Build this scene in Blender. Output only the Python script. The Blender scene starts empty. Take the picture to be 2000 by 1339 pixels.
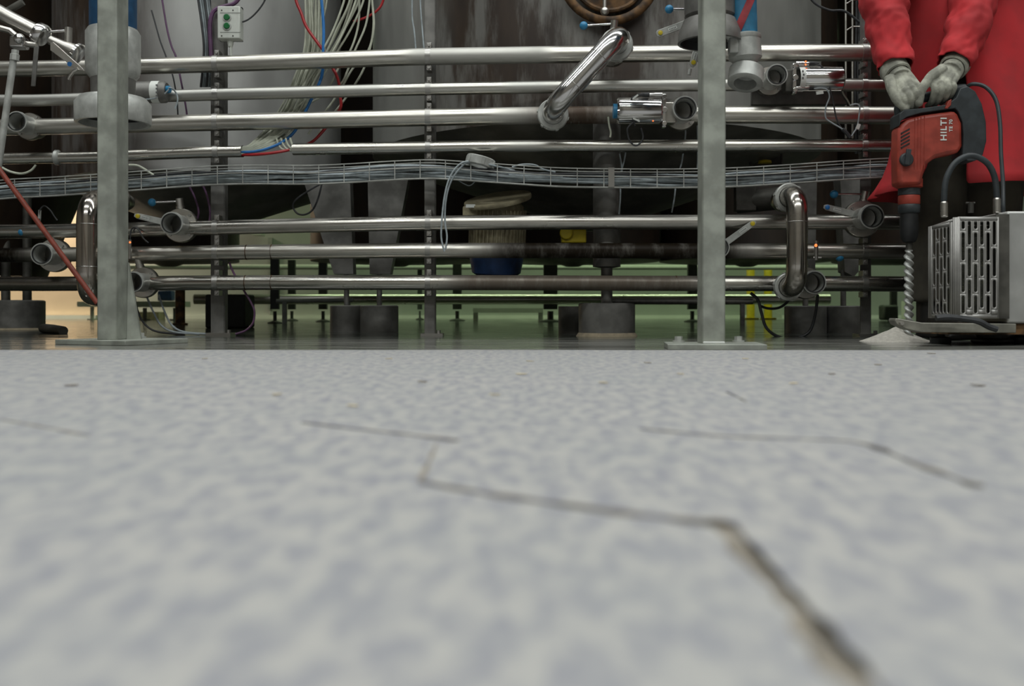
import bpy, math, random
from mathutils import Vector, Matrix, noise
random.seed(7)
SC = bpy.context.scene
COL = SC.collection
R = math.radians

# ------------------------------------------------------------------ camera, world, lights, exposure
F, H, HY = 1944.0, 0.10, 605.0            # focal length in pixels, camera height, horizon row
cam_d = bpy.data.cameras.new('camera')
cam_d.sensor_width = 36.0
cam_d.lens = F * 36.0 / 2000.0
cam_d.shift_y = (HY - 669.5) / 2000.0
cam_d.clip_start = 0.02
cam_d.dof.use_dof = True
cam_d.dof.focus_distance = 3.35
cam_d.dof.aperture_fstop = 4.4
cam = bpy.data.objects.new('camera', cam_d)
COL.objects.link(cam)
cam.location = (0, 0, H)
cam.rotation_euler = (R(90), 0, 0)
SC.camera = cam
SC.view_settings.view_transform = 'Standard'
SC.view_settings.look = 'None'
SC.view_settings.gamma = 1.0
SC.view_settings.use_curve_mapping = False
SC.view_settings.exposure = 0.0

w = bpy.data.worlds.new('hall_air')
SC.world = w
w.use_nodes = True
w.node_tree.nodes['Background'].inputs[0].default_value = (0.5, 0.55, 0.55, 1)
w.node_tree.nodes['Background'].inputs[1].default_value = 0.05


def lamp(name, loc, sx, sy, power, col, rot=(0, 0, 0)):
    d = bpy.data.lights.new(name, 'AREA')
    d.shape = 'RECTANGLE'
    d.size, d.size_y, d.energy, d.color = sx, sy, power, col
    o = bpy.data.objects.new(name, d)
    o.location, o.rotation_euler = loc, rot
    COL.objects.link(o)
    return o


COOL = (0.965, 1.0, 0.985)
lamp('tube_light', (0.3, 3.15, 5.3), 9.0, 0.22, 180, COOL)
lamp('tube_light', (0.3, 0.4, 5.3), 9.0, 0.22, 195, COOL)
lamp('tube_light', (0.3, -2.6, 5.3), 9.0, 0.22, 270, COOL)
lamp('green_tube_light', (1.3, 9.0, 2.6), 7.0, 0.12, 88, (0.76, 1.0, 0.58))
lamp('warm_tube_light', (-5.7, 10.75, 2.4), 1.2, 0.25, 150, (1.0, 0.86, 0.66))


# ------------------------------------------------------------------ helpers
def P(px, py, d):
    return Vector(((px - 1000.0) / F * d, d, H + (HY - py) / F * d))


def PR(px, d):
    return px * d / F


def cat(pts, n=6):
    pts = [Vector(p) for p in pts]
    if len(pts) < 3:
        return pts
    out = []
    for i in range(len(pts) - 1):
        p0 = pts[max(i - 1, 0)]; p1 = pts[i]; p2 = pts[i + 1]; p3 = pts[min(i + 2, len(pts) - 1)]
        for k in range(n):
            t = k / n
            out.append(0.5 * ((2 * p1) + (p2 - p0) * t + (2 * p0 - 5 * p1 + 4 * p2 - p3) * t * t + (3 * p1 - p0 - 3 * p2 + p3) * t ** 3))
    out.append(pts[-1])
    return out


def bend(pts, rad, n=7):
    """Polyline with each inner corner rounded to a bend of radius rad."""
    pts = [Vector(p) for p in pts]
    out = [pts[0]]
    for i in range(1, len(pts) - 1):
        a, b, c = pts[i - 1], pts[i], pts[i + 1]
        u = (a - b).normalized(); v = (c - b).normalized()
        r_ = min(rad, (a - b).length * .49, (c - b).length * .49)
        s, e = b + u * r_, b + v * r_
        for k in range(n + 1):
            t = k / n
            out.append((1 - t) ** 2 * s + 2 * t * (1 - t) * b + t * t * e)
    out.append(pts[-1])
    return out


class Geo:
    def __init__(self):
        self.v = []; self.f = []

    def add(self, v, f):
        o = len(self.v)
        self.v += [Vector(p) for p in v]
        self.f += [tuple(i + o for i in q) for q in f]
        return self

    def tube(self, pts, r, seg=10, caps=True):
        pts = [Vector(p) for p in pts]
        n = len(pts)
        rs = r if isinstance(r, (list, tuple)) else [r] * n
        t0 = (pts[1] - pts[0]).normalized()
        ref = Vector((0, 0, 1)) if abs(t0.z) < .9 else Vector((1, 0, 0))
        nrm = (ref - t0 * ref.dot(t0)).normalized()
        v = []; f = []
        for i, p in enumerate(pts):
            t = (pts[min(i + 1, n - 1)] - pts[max(i - 1, 0)])
            t = t.normalized() if t.length > 1e-9 else t0
            nrm = nrm - t * nrm.dot(t)
            nrm = nrm.normalized() if nrm.length > 1e-6 else t.orthogonal().normalized()
            b = t.cross(nrm)
            for k in range(seg):
                a = 2 * math.pi * k / seg
                v.append(p + (nrm * math.cos(a) + b * math.sin(a)) * rs[i])
        for i in range(n - 1):
            for k in range(seg):
                k2 = (k + 1) % seg
                f.append((i * seg + k, i * seg + k2, (i + 1) * seg + k2, (i + 1) * seg + k))
        if caps:
            f.append(tuple(range(seg - 1, -1, -1)))
            f.append(tuple((n - 1) * seg + k for k in range(seg)))
        return self.add(v, f)

    def lathe(self, prof, o, axis=(0, 0, 1), seg=28, closed=False):
        """prof: list of (radius, distance along axis)."""
        o = Vector(o); ax = Vector(axis).normalized()
        u = ax.orthogonal().normalized(); w_ = ax.cross(u)
        v = []; f = []
        n = len(prof)
        for r, t in prof:
            for k in range(seg):
                a = 2 * math.pi * k / seg
                v.append(o + ax * t + (u * math.cos(a) + w_ * math.sin(a)) * max(r, 1e-5))
        for i in range(n if closed else n - 1):
            i2 = (i + 1) % n
            for k in range(seg):
                k2 = (k + 1) % seg
                f.append((i * seg + k, i * seg + k2, i2 * seg + k2, i2 * seg + k))
        if not closed:
            if prof[0][0] > 1e-4: f.append(tuple(range(seg - 1, -1, -1)))
            if prof[-1][0] > 1e-4: f.append(tuple((n - 1) * seg + k for k in range(seg)))
        return self.add(v, f)

    def ring(self, o, axis, ri, ro, length, seg=28):
        h = length / 2
        return self.lathe([(ri, -h), (ro, -h), (ro, h), (ri, h)], o, axis, seg, True)

    def torus(self, o, axis, Rm, r, seg=28, n=8):
        return self.lathe([(Rm + r * math.cos(2 * math.pi * k / n), r * math.sin(2 * math.pi * k / n)) for k in range(n)], o, axis, seg, True)

    def cyl(self, a, b, r, seg=16, r2=None):
        return self.tube([a, b], [r, r2 if r2 is not None else r], seg)

    def box(self, c, s, rot=None):
        c = Vector(c); m = rot or Matrix.Identity(3)
        v = [c + m @ Vector((x * s[0] / 2, y * s[1] / 2, z * s[2] / 2)) for x in (-1, 1) for y in (-1, 1) for z in (-1, 1)]
        return self.add(v, [(0, 1, 3, 2), (4, 6, 7, 5), (0, 4, 5, 1), (2, 3, 7, 6), (0, 2, 6, 4), (1, 5, 7, 3)])

    def sphere(self, c, r, seg=16, rings=10):
        rr = r if isinstance(r, (list, tuple)) else (r, r, r)
        c = Vector(c); v = []; f = []
        for i in range(1, rings):
            th = math.pi * i / rings
            for k in range(seg):
                a = 2 * math.pi * k / seg
                v.append(c + Vector((rr[0] * math.sin(th) * math.cos(a), rr[1] * math.sin(th) * math.sin(a), rr[2] * math.cos(th))))
        for i in range(rings - 2):
            for k in range(seg):
                k2 = (k + 1) % seg
                f.append((i * seg + k, (i + 1) * seg + k, (i + 1) * seg + k2, i * seg + k2))
        t = len(v); v += [c + Vector((0, 0, rr[2])), c - Vector((0, 0, rr[2]))]
        for k in range(seg):
            k2 = (k + 1) % seg
            f.append((t, k, k2)); f.append((t + 1, (rings - 2) * seg + k2, (rings - 2) * seg + k))
        return self.add(v, f)

    def prism(self, pts, off):
        """closed outline (3D points, one plane) pushed along off."""
        n = len(pts); off = Vector(off)
        v = [Vector(p) for p in pts] + [Vector(p) + off for p in pts]
        f = [tuple(range(n)), tuple(range(2 * n - 1, n - 1, -1))]
        f += [(i, i + n, (i + 1) % n + n, (i + 1) % n) for i in range(n)]
        return self.add(v, f)

    def pxprism(self, pp, d, th):
        return self.prism([P(x, y, d) for x, y in pp], (0, th, 0))


def root_of(o):
    while o.parent: o = o.parent
    return o


def obj(name, g, m, parent=None, bevel=0, smooth=40, loc=None):
    me = bpy.data.meshes.new(name)
    org = root_of(parent).location.copy() if parent else (Vector(loc) if loc is not None else Vector((0, 0, 0)))
    me.from_pydata([p - org for p in g.v], [], g.f)
    me.validate()
    import bmesh
    bm = bmesh.new(); bm.from_mesh(me); bmesh.ops.recalc_face_normals(bm, faces=bm.faces); bm.to_mesh(me); bm.free()
    if smooth:
        for p in me.polygons: p.use_smooth = True
        me.set_sharp_from_angle(angle=R(smooth))
    o = bpy.data.objects.new(name, me)
    if m: me.materials.append(m)
    COL.objects.link(o)
    if parent: o.parent = parent
    else: o.location = org
    if bevel:
        b = o.modifiers.new('bevel', 'BEVEL'); b.width = bevel; b.segments = 2; b.limit_method = 'ANGLE'; b.angle_limit = R(35)
    return o


def tag(o, label, category, group=None, kind=None):
    o['label'] = label; o['category'] = category
    if group: o['group'] = group
    if kind: o['kind'] = kind
    return o


def thing(name, label, category, loc, group=None):
    o = bpy.data.objects.new(name, None)
    o.location = loc; o.empty_display_size = .05
    COL.objects.link(o)
    return tag(o, label, category, group)


def single(name, g, m, label, category, group=None, bevel=0, smooth=40):
    c = sum(g.v, Vector()) / len(g.v)
    return tag(obj(name, g, m, None, bevel, smooth, c), label, category, group)


def struct(name, g, m, smooth=0):
    o = obj(name, g, m, smooth=smooth)
    o['kind'] = 'structure'
    return o


def text_geo(body, size, right, up, at, depth=.0006):
    """lettering as a mesh, laid along right/up from the point at (lower left)."""
    c = bpy.data.curves.new('lettering', 'FONT'); c.body = body; c.size = size; c.extrude = depth; c.space_character = 1.14; c.offset = size * .022
    o = bpy.data.objects.new('lettering', c); COL.objects.link(o)
    bpy.context.view_layer.update()
    me = bpy.data.meshes.new_from_object(o.evaluated_get(bpy.context.evaluated_depsgraph_get()))
    r_, u_ = Vector(right), Vector(up); n_ = r_.cross(u_)
    g = Geo().add([Vector(at) + r_ * v.co.x + u_ * v.co.y + n_ * v.co.z for v in me.vertices], [tuple(p.vertices) for p in me.polygons])
    bpy.data.objects.remove(o); bpy.data.curves.remove(c); bpy.data.meshes.remove(me)
    return g


def melt(g, voxel, smooth_it=4):
    """one continuous skin around all shapes collected in g."""
    me = bpy.data.meshes.new('melt'); me.from_pydata(g.v, [], g.f)
    o = bpy.data.objects.new('melt', me); COL.objects.link(o)
    a = o.modifiers.new('r', 'REMESH'); a.mode = 'VOXEL'; a.voxel_size = voxel
    b = o.modifiers.new('s', 'SMOOTH'); b.iterations = smooth_it; b.factor = .5
    bpy.context.view_layer.update()
    m2 = bpy.data.meshes.new_from_object(o.evaluated_get(bpy.context.evaluated_depsgraph_get()))
    out = Geo().add([v.co.copy() for v in m2.vertices], [tuple(p.vertices) for p in m2.polygons])
    bpy.data.objects.remove(o); bpy.data.meshes.remove(me); bpy.data.meshes.remove(m2)
    return out


# ------------------------------------------------------------------ materials
class NT:
    def __init__(self, name):
        self.m = bpy.data.materials.new(name); self.m.use_nodes = True
        self.t = self.m.node_tree
        self.b = self.t.nodes['Principled BSDF']
        self.pos = self.t.nodes.new('ShaderNodeNewGeometry').outputs['Position']

    def n(self, typ, ins=None, **kw):
        nd = self.t.nodes.new(typ)
        for k, v in kw.items(): setattr(nd, k, v)
        for k, v in (ins or {}).items(): self.set(nd.inputs[k], v)
        return nd

    def set(self, sock, v):
        if isinstance(v, bpy.types.NodeSocket): self.t.links.new(v, sock)
        elif isinstance(v, (tuple, list)) and len(v) == 3 and sock.type == 'RGBA': sock.default_value = (*v, 1)
        else: sock.default_value = v

    def scaled(self, s):
        return self.n('ShaderNodeMapping', {'Vector': self.pos, 'Scale': s}).outputs[0]

    def noise(self, scale, stretch=(1, 1, 1), detail=3, rough=.55):
        return self.n('ShaderNodeTexNoise', {'Vector': self.scaled(stretch), 'Scale': scale, 'Detail': detail, 'Roughness': rough}).outputs[0]

    def ramp(self, x, a, b, lo=0.0, hi=1.0):
        return self.n('ShaderNodeMapRange', {0: x, 1: a, 2: b, 3: lo, 4: hi}, interpolation_type='SMOOTHSTEP').outputs[0]

    def math(self, op, a, b):
        return self.n('ShaderNodeMath', {0: a, 1: b}, operation=op).outputs[0]

    def mix(self, f, a, b):
        nd = self.n('ShaderNodeMix', data_type='RGBA')
        self.set(nd.inputs[0], f); self.set(nd.inputs[6], a); self.set(nd.inputs[7], b)
        return nd.outputs[2]

    def bump(self, h, strength, dist=.01):
        self.set(self.b.inputs['Normal'], self.n('ShaderNodeBump', {'Height': h, 'Strength': strength, 'Distance': dist}).outputs[0])

    def out(self, **kw):
        for k, v in kw.items(): self.set(self.b.inputs[k.replace('_', ' ')], v)
        return self.m

    def X(self):
        return self.n('ShaderNodeSeparateXYZ', {0: self.pos}).outputs


def plain(name, col, rough=.5, metal=0.0, var=.15, scale=30, bump=0.0):
    t = NT(name)
    k = t.noise(scale, detail=4)
    c2 = tuple(c * (1 - var * 1.6) for c in col)
    t.out(Base_Color=t.mix(t.ramp(k, .35, .7), c2, col), Roughness=t.ramp(k, .2, .8, max(rough - .08, 0), rough + .1), Metallic=metal)
    if bump: t.bump(k, bump)
    return t.m


def steel(name, col=(.55, .53, .48), rough=.33, dirt=.25, stains=(), dull=(), rust=(.045, .024, .012)):
    """stainless steel with worn patches; stains / dull: (x0, x1, amount) along the pipe."""
    t = NT(name)
    fine = t.noise(60, (.25, 1, 1), 4)
    big = t.noise(3.2, (1, 2, 2.5), 4)
    x = t.X()[0]
    c = t.mix(t.ramp(big, .5, .8, 0, dirt), col, (.20, .18, .15))
    c = t.mix(t.ramp(fine, .45, .8, 0, .25), c, (.30, .28, .25))
    ro = t.ramp(big, .35, .75, rough - .05, rough + .12)
    me = None
    for x0, x1, a in dull:
        m = t.math('MULTIPLY', t.ramp(x, x0 - .04, x0 + .06), t.ramp(x, x1 - .06, x1 + .04, 1, 0))
        m = t.math('MULTIPLY', m, a)
        ro = t.math('ADD', ro, t.math('MULTIPLY', m, .35))
        c = t.mix(t.math('MULTIPLY', m, .5), c, (.42, .43, .42))
    for x0, x1, a in stains:
        m = t.math('MULTIPLY', t.ramp(x, x0 - .12, x0 + .12), t.ramp(x, x1 - .10, x1 + .10, 1, 0))
        s = t.noise(9, (2.2, 1, .6), 6, .7)
        m = t.math('MULTIPLY', m, t.ramp(s, .25, .55, .80 * a, a))
        c = t.mix(m, c, rust)
        ro = t.math('ADD', ro, t.math('MULTIPLY', m, .14))
        me = t.math('SUBTRACT', 1.0, t.math('MULTIPLY', m, .88)) if me is None else me
    t.out(Base_Color=c, Roughness=ro, Metallic=me if me is not None else 1.0)
    if me is not None: t.set(t.b.inputs['Specular IOR Level'], t.math('ADD', .08, t.math('MULTIPLY', me, .4)))
    t.bump(fine, .03, .002)
    return t.m


M = {}
M['steel'] = steel('stainless_steel', (.55, .53, .49), .32)
M['polish'] = steel('polished_steel', (.62, .61, .60), .17, .2)
M['bracket'] = steel('bracket_steel', (.40, .39, .37), .38, .4)
M['dullsteel'] = plain('dull_grey_steel', (.22, .215, .20), .5, .55, .25, 12)
M['galv'] = plain('galvanised_post', (.36, .378, .33), .52, .25, .22, 14)
M['darksteel'] = plain('dark_steel', (.12, .115, .10), .5, .5, .4, 8)
M['white_metal'] = plain('grey_white_metal', (.50, .51, .48), .38, .3, .2, 20)
M['black'] = plain('black_rubber', (.012, .013, .014), .55, 0, .3)
M['grey_cable'] = plain('grey_cable', (.36, .41, .43), .45, 0, .2)
M['dark_cable'] = plain('dark_cable', (.035, .037, .04), .5, 0, .3)
M['purple'] = plain('purple_cable', (.13, .055, .13), .5, 0, .2)
M['white_hose'] = plain('white_hose', (.50, .52, .42), .38, 0, .12)
M['blue_hose'] = plain('blue_air_hose', (.02, .17, .48), .4, 0, .1)
M['red_hose'] = plain('red_air_hose', (.38, .012, .015), .4, 0, .1)
M['ball'] = plain('blue_knob', (.03, .22, .42), .35, 0, .1)
M['blue_dark'] = plain('dark_blue_paint', (.015, .045, .13), .45, 0, .2)
M['yellow'] = plain('yellow_paint', (.62, .48, .02), .4, 0, .1)
M['cream_paint'] = plain('cream_paint', (.42, .37, .24), .5, 0, .2)
M['label'] = plain('white_sticker', (.68, .70, .66), .5, 0, .05)
M['ink'] = plain('grey_ink', (.10, .10, .10), .6, 0, .05)
M['box'] = plain('pale_plastic', (.56, .58, .53), .4, 0, .06)
M['green'] = plain('green_button', (.005, .12, .03), .3, 0, .05)
M['hose_blue'] = plain('blue_rubber_hose', (.025, .17, .30), .5, 0, .2)
M['hose_navy'] = plain('navy_rubber_hose', (.012, .07, .16), .5, 0, .2)
M['hose_red'] = plain('red_stripe', (.34, .03, .04), .5, 0, .2)
M['coat'] = plain('red_cotton', (.45, .021, .026), .85, 0, .16, 9, .15)
M['trousers'] = plain('dark_olive_cloth', (.07, .062, .046), .9, 0, .3, 10)
M['skin'] = plain('skin', (.45, .27, .19), .55, 0, .1)
M['glove'] = plain('dusty_glove', (.40, .40, .33), .9, 0, .34, 26, .3)
M['boot'] = plain('boot_leather', (.02, .018, .016), .5, 0, .2)
M['drill_red'] = plain('drill_red', (.36, .048, .028), .5, 0, .22, 22)
M['drill_dark'] = plain('drill_grip', (.030, .038, .042), .55, 0, .3, 24)
M['dust'] = plain('stone_dust', (.56, .53, .47), .95, 0, .12, 90, .5)
M['flake'] = plain('cream_chip', (.74, .63, .42), .8, 0, .2)
M['brownchip'] = plain('brown_splinter', (.27, .22, .155), .8, 0, .2)
M['red_rod'] = plain('rust_red_rod', (.30, .055, .030), .55, 0, .25)
M['rusty'] = plain('rusty_iron', (.17, .09, .035), .75, .2, .5, 22)
M['tan'] = plain('tan_sediment', (.30, .25, .17), .9, 0, .2)
M['farwhite'] = plain('far_white_paint', (.55, .58, .52), .6, 0, .05)
M['fargrey'] = plain('far_grey_paint', (.28, .30, .27), .6, 0, .1)
M['fardark'] = plain('far_dark_paint', (.035, .04, .035), .6, 0, .2)
M['weld'] = plain('white_sealant', (.70, .71, .68), .6, 0, .05)
t = NT('red_led'); t.out(Base_Color=(.8, .1, .02), Emission_Color=(1, .16, .04), Emission_Strength=2.2); M['led'] = t.m


# tanks: grey steel with brown crust running down
def tank_mat(name, base, x0, x1, amt, dark=(.022, .013, .008)):
    t = NT(name)
    x, y, z = t.X()
    m = t.math('MULTIPLY', t.ramp(x, x0 - .22, x0 + .10), t.ramp(x, x1 - .14, x1 + .16, 1, 0))
    s = t.noise(2.6, (2.6, 2.6, .5), 6, .65)
    m = t.math('MULTIPLY', m, t.ramp(s, .62, .44, 1 - amt, 1.0))
    k = t.noise(5, (1, 1, .4), 4)
    g = t.mix(t.ramp(k, .3, .75), tuple(c * .75 for c in base), base)
    b = t.mix(t.ramp(t.noise(7, (2, 2, .6), 5), .3, .7), dark, (.036, .022, .013))
    t.out(Base_Color=t.mix(m, g, b), Roughness=t.ramp(k, .2, .8, .42, .60), Metallic=t.math('SUBTRACT', .5, t.math('MULTIPLY', m, .45)))
    return t.m


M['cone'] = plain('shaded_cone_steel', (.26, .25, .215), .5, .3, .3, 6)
M['shroud'] = plain('pump_shroud_steel', (.38, .37, .35), .42, .4, .15, 10)
M['tank_grey'] = tank_mat('grey_tank', (.41, .41, .395), -5.0, -1.55, .25)
M['tank_brown'] = tank_mat('brown_tank', (.36, .36, .335), -.30, .72, .5)
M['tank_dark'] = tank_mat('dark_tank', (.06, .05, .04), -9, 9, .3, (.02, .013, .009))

# floor: pale speckled slab near, wet beyond
t = NT('floor_slab')
x, y, z = t.X()
edge = t.math('ADD', y, t.math('MULTIPLY', t.math('SUBTRACT', t.noise(2.2, detail=4), .5), .10))
wet = t.ramp(edge, 2.46, 2.52)
pool = t.ramp(t.math('ADD', y, t.math('MULTIPLY', t.math('SUBTRACT', t.noise(3.0, (.6, 2, 1), 4), .5), .7)), 3.15, 3.7)
sp = t.noise(105, (1, .5, 1), 3, .6)
sp2 = t.noise(70, (1, .40, 1), 3, .5)
blot = t.noise(4, detail=4)
dry = t.mix(t.ramp(sp2, .38, .62), (.25, .252, .28), (.39, .38, .365))
dry = t.mix(t.ramp(sp, .30, .70, 0, .35), dry, (.44, .43, .40))
dry = t.mix(t.ramp(blot, .35, .75, 0, .3), dry, (.29, .305, .305))
wc = t.mix(t.ramp(t.noise(6, (.35, 2.5, 1), 4), .3, .7), (.085, .085, .075), (.22, .22, .20))
wc = t.mix(pool, wc, (.035, .04, .033))
ripple = t.noise(26, (.35, 1.6, 1), 3)
rw = t.math('SUBTRACT', t.ramp(t.noise(11, (.3, 2.5, 1), 4), .3, .7, .05, .24), t.math('MULTIPLY', pool, .03))
t.out(Base_Color=t.mix(wet, dry, wc), Roughness=t.math('ADD', t.math('MULTIPLY', wet, t.math('SUBTRACT', rw, .62)), .62))
t.set(t.b.inputs['Specular IOR Level'], t.math('ADD', .15, t.math('MULTIPLY', wet, .45)))
hh = t.math('ADD', t.math('MULTIPLY', sp, t.math('SUBTRACT', 1.0, wet)), t.math('MULTIPLY', t.math('MULTIPLY', ripple, wet), .10))
t.bump(hh, .10, .004)
M['floor'] = t.m
M['crack'] = plain('crack_dirt', (.155, .14, .125), .9, 0, .35, 40)
M['crack_tan'] = plain('crack_tan', (.30, .265, .215), .9, 0, .3, 40)
M['wall'] = plain('pale_wall', (.36, .385, .35), .6, 0, .06, 2)
M['wall_cream'] = plain('cream_wall', (.62, .50, .36), .6, 0, .05, 3)
M['ceiling'] = plain('grey_ceiling', (.12, .125, .12), .8, 0, .08, 1)
M['kerb'] = plain('pale_kerb', (.78, .82, .74), .5, 0, .05, 3)

# ------------------------------------------------------------------ the hall
g = Geo(); g.box((0, 3.5, -.05), (17, 17, .1)); floor = struct('floor', g, M['floor'])
g = Geo(); g.box((0, 3.5, 6.05), (17, 17, .1)); struct('ceiling', g, M['ceiling'])
g = Geo(); g.box((0, 11.5, 3), (17, .1, 6)); struct('wall_back', g, M['wall'])
g = Geo(); g.box((-6.55, 11.38, 3), (3.7, .12, 6)); struct('wall_left_cream', g, M['wall_cream']).name = 'wall_rear'
M['wall_dim'] = plain('brown_grey_wall', (.27, .25, .215), .8, 0, .1, 1)
g = Geo(); g.box((0, -5.05, 3), (17, .1, 6)); struct('wall_front', g, M['wall_dim'])
g = Geo(); g.box((-8.45, 3.5, 3), (.1, 17, 6)); struct('wall_left', g, M['wall_dim'])
g = Geo(); g.box((8.45, 3.5, 3), (.1, 17, 6)); struct('wall_right', g, M['wall_dim'])
g = Geo(); g.box((1.8, 11.41, .02), (13, .08, .04)); struct('baseboard_back', g, M['kerb'])
g = Geo(); g.box((-6.55, 11.27, .02), (3.7, .08, .04)); struct('baseboard_rear', g, M['kerb'])


def floor_pt(px, py, z=0.0):
    d = F * (H - z) / (py - HY)
    return Vector(((px - 1000) / F * d, d, z))


def crack(name, pp, wpx, m):
    pts = cat([floor_pt(x, y, .0005) for x, y in pp], 8)
    g = Geo(); v = []; n = len(pts)
    for i, p in enumerate(pts):
        tn = (pts[min(i + 1, n - 1)] - pts[max(i - 1, 0)]).normalized()
        s = Vector((-tn.y, tn.x, 0))
        k = wpx * (.55 + .9 * noise.noise(p * 40 + Vector((3, 1, 0)))) * (1.0 if 0 < i < n - 1 else .3)
        ww = max(k, wpx * .2) / 1000
        v += [p + s * ww / 2, p - s * ww / 2, p + s * ww * .5 - Vector((0, 0, .002)), p - s * ww * .5 - Vector((0, 0, .002))]
    f = []
    for i in range(n - 1):
        a, b = i * 4, i * 4 + 4
        f += [(a, a + 1, b + 1, b), (a, b, b + 2, a + 2), (a + 1, a + 3, b + 3, b + 1)]
    g.add(v, f)
    o = obj(name, g, m, floor, smooth=0)
    o['kind'] = 'structure'


crack('crack', [(590, 824), (690, 836), (800, 848), (895, 860)], 9.5, M['crack'])
crack('crack', [(822, 940), (960, 964), (1180, 995), (1300, 1010), (1440, 1026)], 12.0, M['crack'])
crack('crack', [(1430, 1020), (1480, 1080), (1600, 1215), (1720, 1345), (1800, 1430)], 6.5, M['crack'])
crack('crack', [(1395, 1012), (1440, 1060), (1510, 1130), (1580, 1215), (1680, 1345), (1740, 1430)], 15.0, M['crack_tan'])
crack('crack', [(1250, 836), (1400, 850), (1550, 856), (1680, 864), (1790, 905), (1915, 950)], 9.5, M['crack'])
crack('crack', [(0, 818), (80, 832), (175, 850)], 4.0, M['crack_tan'])
crack('crack', [(852, 866), (838, 900), (820, 938)], 4.0, M['crack_tan'])
crack('crack', [(1418, 764), (1438, 773), (1458, 784)], 5.0, M['crack'])

# ------------------------------------------------------------------ tanks behind the pipework
def tank(px, Y, rad, zb, zc, mat, label, zt=4.2, deep=False):
    X = (px - 1000) / F * Y
    r_ = thing('storage_tank', label, 'tank', (X, Y, zb))
    g = Geo(); g.lathe([(rad, 0), (rad, zt - zb), (rad * .3, zt - zb + .25), (0, zt - zb + .28)], (X, Y, zb), seg=72)
    obj('shell', g, mat, r_)
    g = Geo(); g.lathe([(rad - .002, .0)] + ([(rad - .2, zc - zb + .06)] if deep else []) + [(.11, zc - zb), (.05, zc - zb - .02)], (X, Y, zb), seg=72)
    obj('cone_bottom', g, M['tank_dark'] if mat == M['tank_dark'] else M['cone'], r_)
    return r_


def tank_leg(root, px, Y, base_y, rpx, top_y, poly):
    """welded gusset leg on a round steel foot."""
    c = floor_pt(px, base_y)
    d = c.y; rr = PR(rpx, d); zt = H + (HY - top_y) / F * d
    g = Geo()
    if poly: g.pxprism(poly, d - .03, .09)
    zr = max(P(0, 0, d).z * 0 + H + (HY - (max(q[1] for q in poly) if poly else 500)) / F * d, zt)
    g.cyl((c.x, d, zt - .005), (c.x, d, zr + .03), .012)
    leg = obj('leg', g, M['dullsteel'], root)
    g = Geo(); g.lathe([(rr, 0), (rr, zt - .004), (rr - .006, zt), (0, zt)], (c.x, d, 0), seg=40)
    obj('round_foot', g, M['dullsteel'], leg)
    return leg


tl = tank(395, 4.95, .68, .70, .50, M['tank_grey'], 'pale grey steel tank with conical bottom behind the white hose bundle')
tb = tank(1158, 5.02, 1.10, .85, .52, M['tank_brown'], 'big brown-crusted steel tank with a round hatch behind the pipes')
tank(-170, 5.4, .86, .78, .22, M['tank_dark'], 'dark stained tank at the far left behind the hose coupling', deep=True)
for px_, rad_, lab_ in ((330, .52, 'added dark back-row tank blocking the view behind the left rack support'), (778, .66, 'added dark back-row tank filling the gap beside the pale grey tank'), (1118, .66, 'added dark back-row tank blocking the view behind the cream motor'), (1458, .66, 'added dark back-row tank blocking the view behind the right galvanised post'), (1800, .66, 'added dark back-row tank blocking the view behind the person in red')):
    tank(px_, 7.6, rad_, .47, .45, M['tank_dark'], lab_)  # back row added as dark blockers to darken the space beneath the front tanks
tank_leg(tl, 677, 0, 648, 32, 596, [(590, 345), (683, 345), (690, 535), (652, 535)])
tank_leg(tb, 741, 0, 649, 37, 596, [(718, 345), (798, 345), (762, 535), (722, 535)])
tank_leg(tb, 1573, 0, 650, 40, 597, [(1555, 330), (1596, 330), (1592, 545), (1558, 545)])
lg = tank_leg(tb, 1647, 0, 650, 33, 597, [(1640, 330), (1681, 330), (1677, 530), (1668, 540), (1650, 530)])
# front leg: drain pipe standing on the wide foot
c = floor_pt(1185, 656)
g = Geo(); g.tube([(c.x, c.y, .11), (c.x, c.y, .26), (c.x, c.y, .265), (c.x, c.y, .84)], [.022, .022, .053, .053], 24)
lf = obj('leg', g, M['dullsteel'], tb)
g = Geo(); g.lathe([(.108, 0), (.108, .122), (.102, .126), (0, .126)], c, seg=48)
obj('round_foot', g, M['dullsteel'], lf)
g = Geo(); g.lathe([(.118, 0), (.110, .012), (.104, .016)], c, seg=40); obj('grout_collar', g, M['tan'], lf)
g = Geo(); g.cyl((c.x - .10, c.y + .33, 0), (c.x - .10, c.y + .33, .115), .07, 32); obj('round_foot', g, M['darksteel'], lf)
# hatch on the brown tank
hc = P(1190, -52, 3.88)
g = Geo(); g.torus(hc, (0, 1, 0), .185, .018, 48, 10); g.torus(hc, (0, 1, 0), .145, .010, 48, 8)
g.lathe([(.15, .02), (.14, .0), (0, -.01)], hc, (0, 1, 0), 48)
hat = obj('hatch', g, M['rusty'], tb)
g = Geo(); g.cyl(P(1181, -40, 3.83), P(1181, 14, 3.83), .008); g.sphere(P(1181, 22, 3.83), .017); obj('hatch_knob', g, M['steel'], hat)
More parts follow.
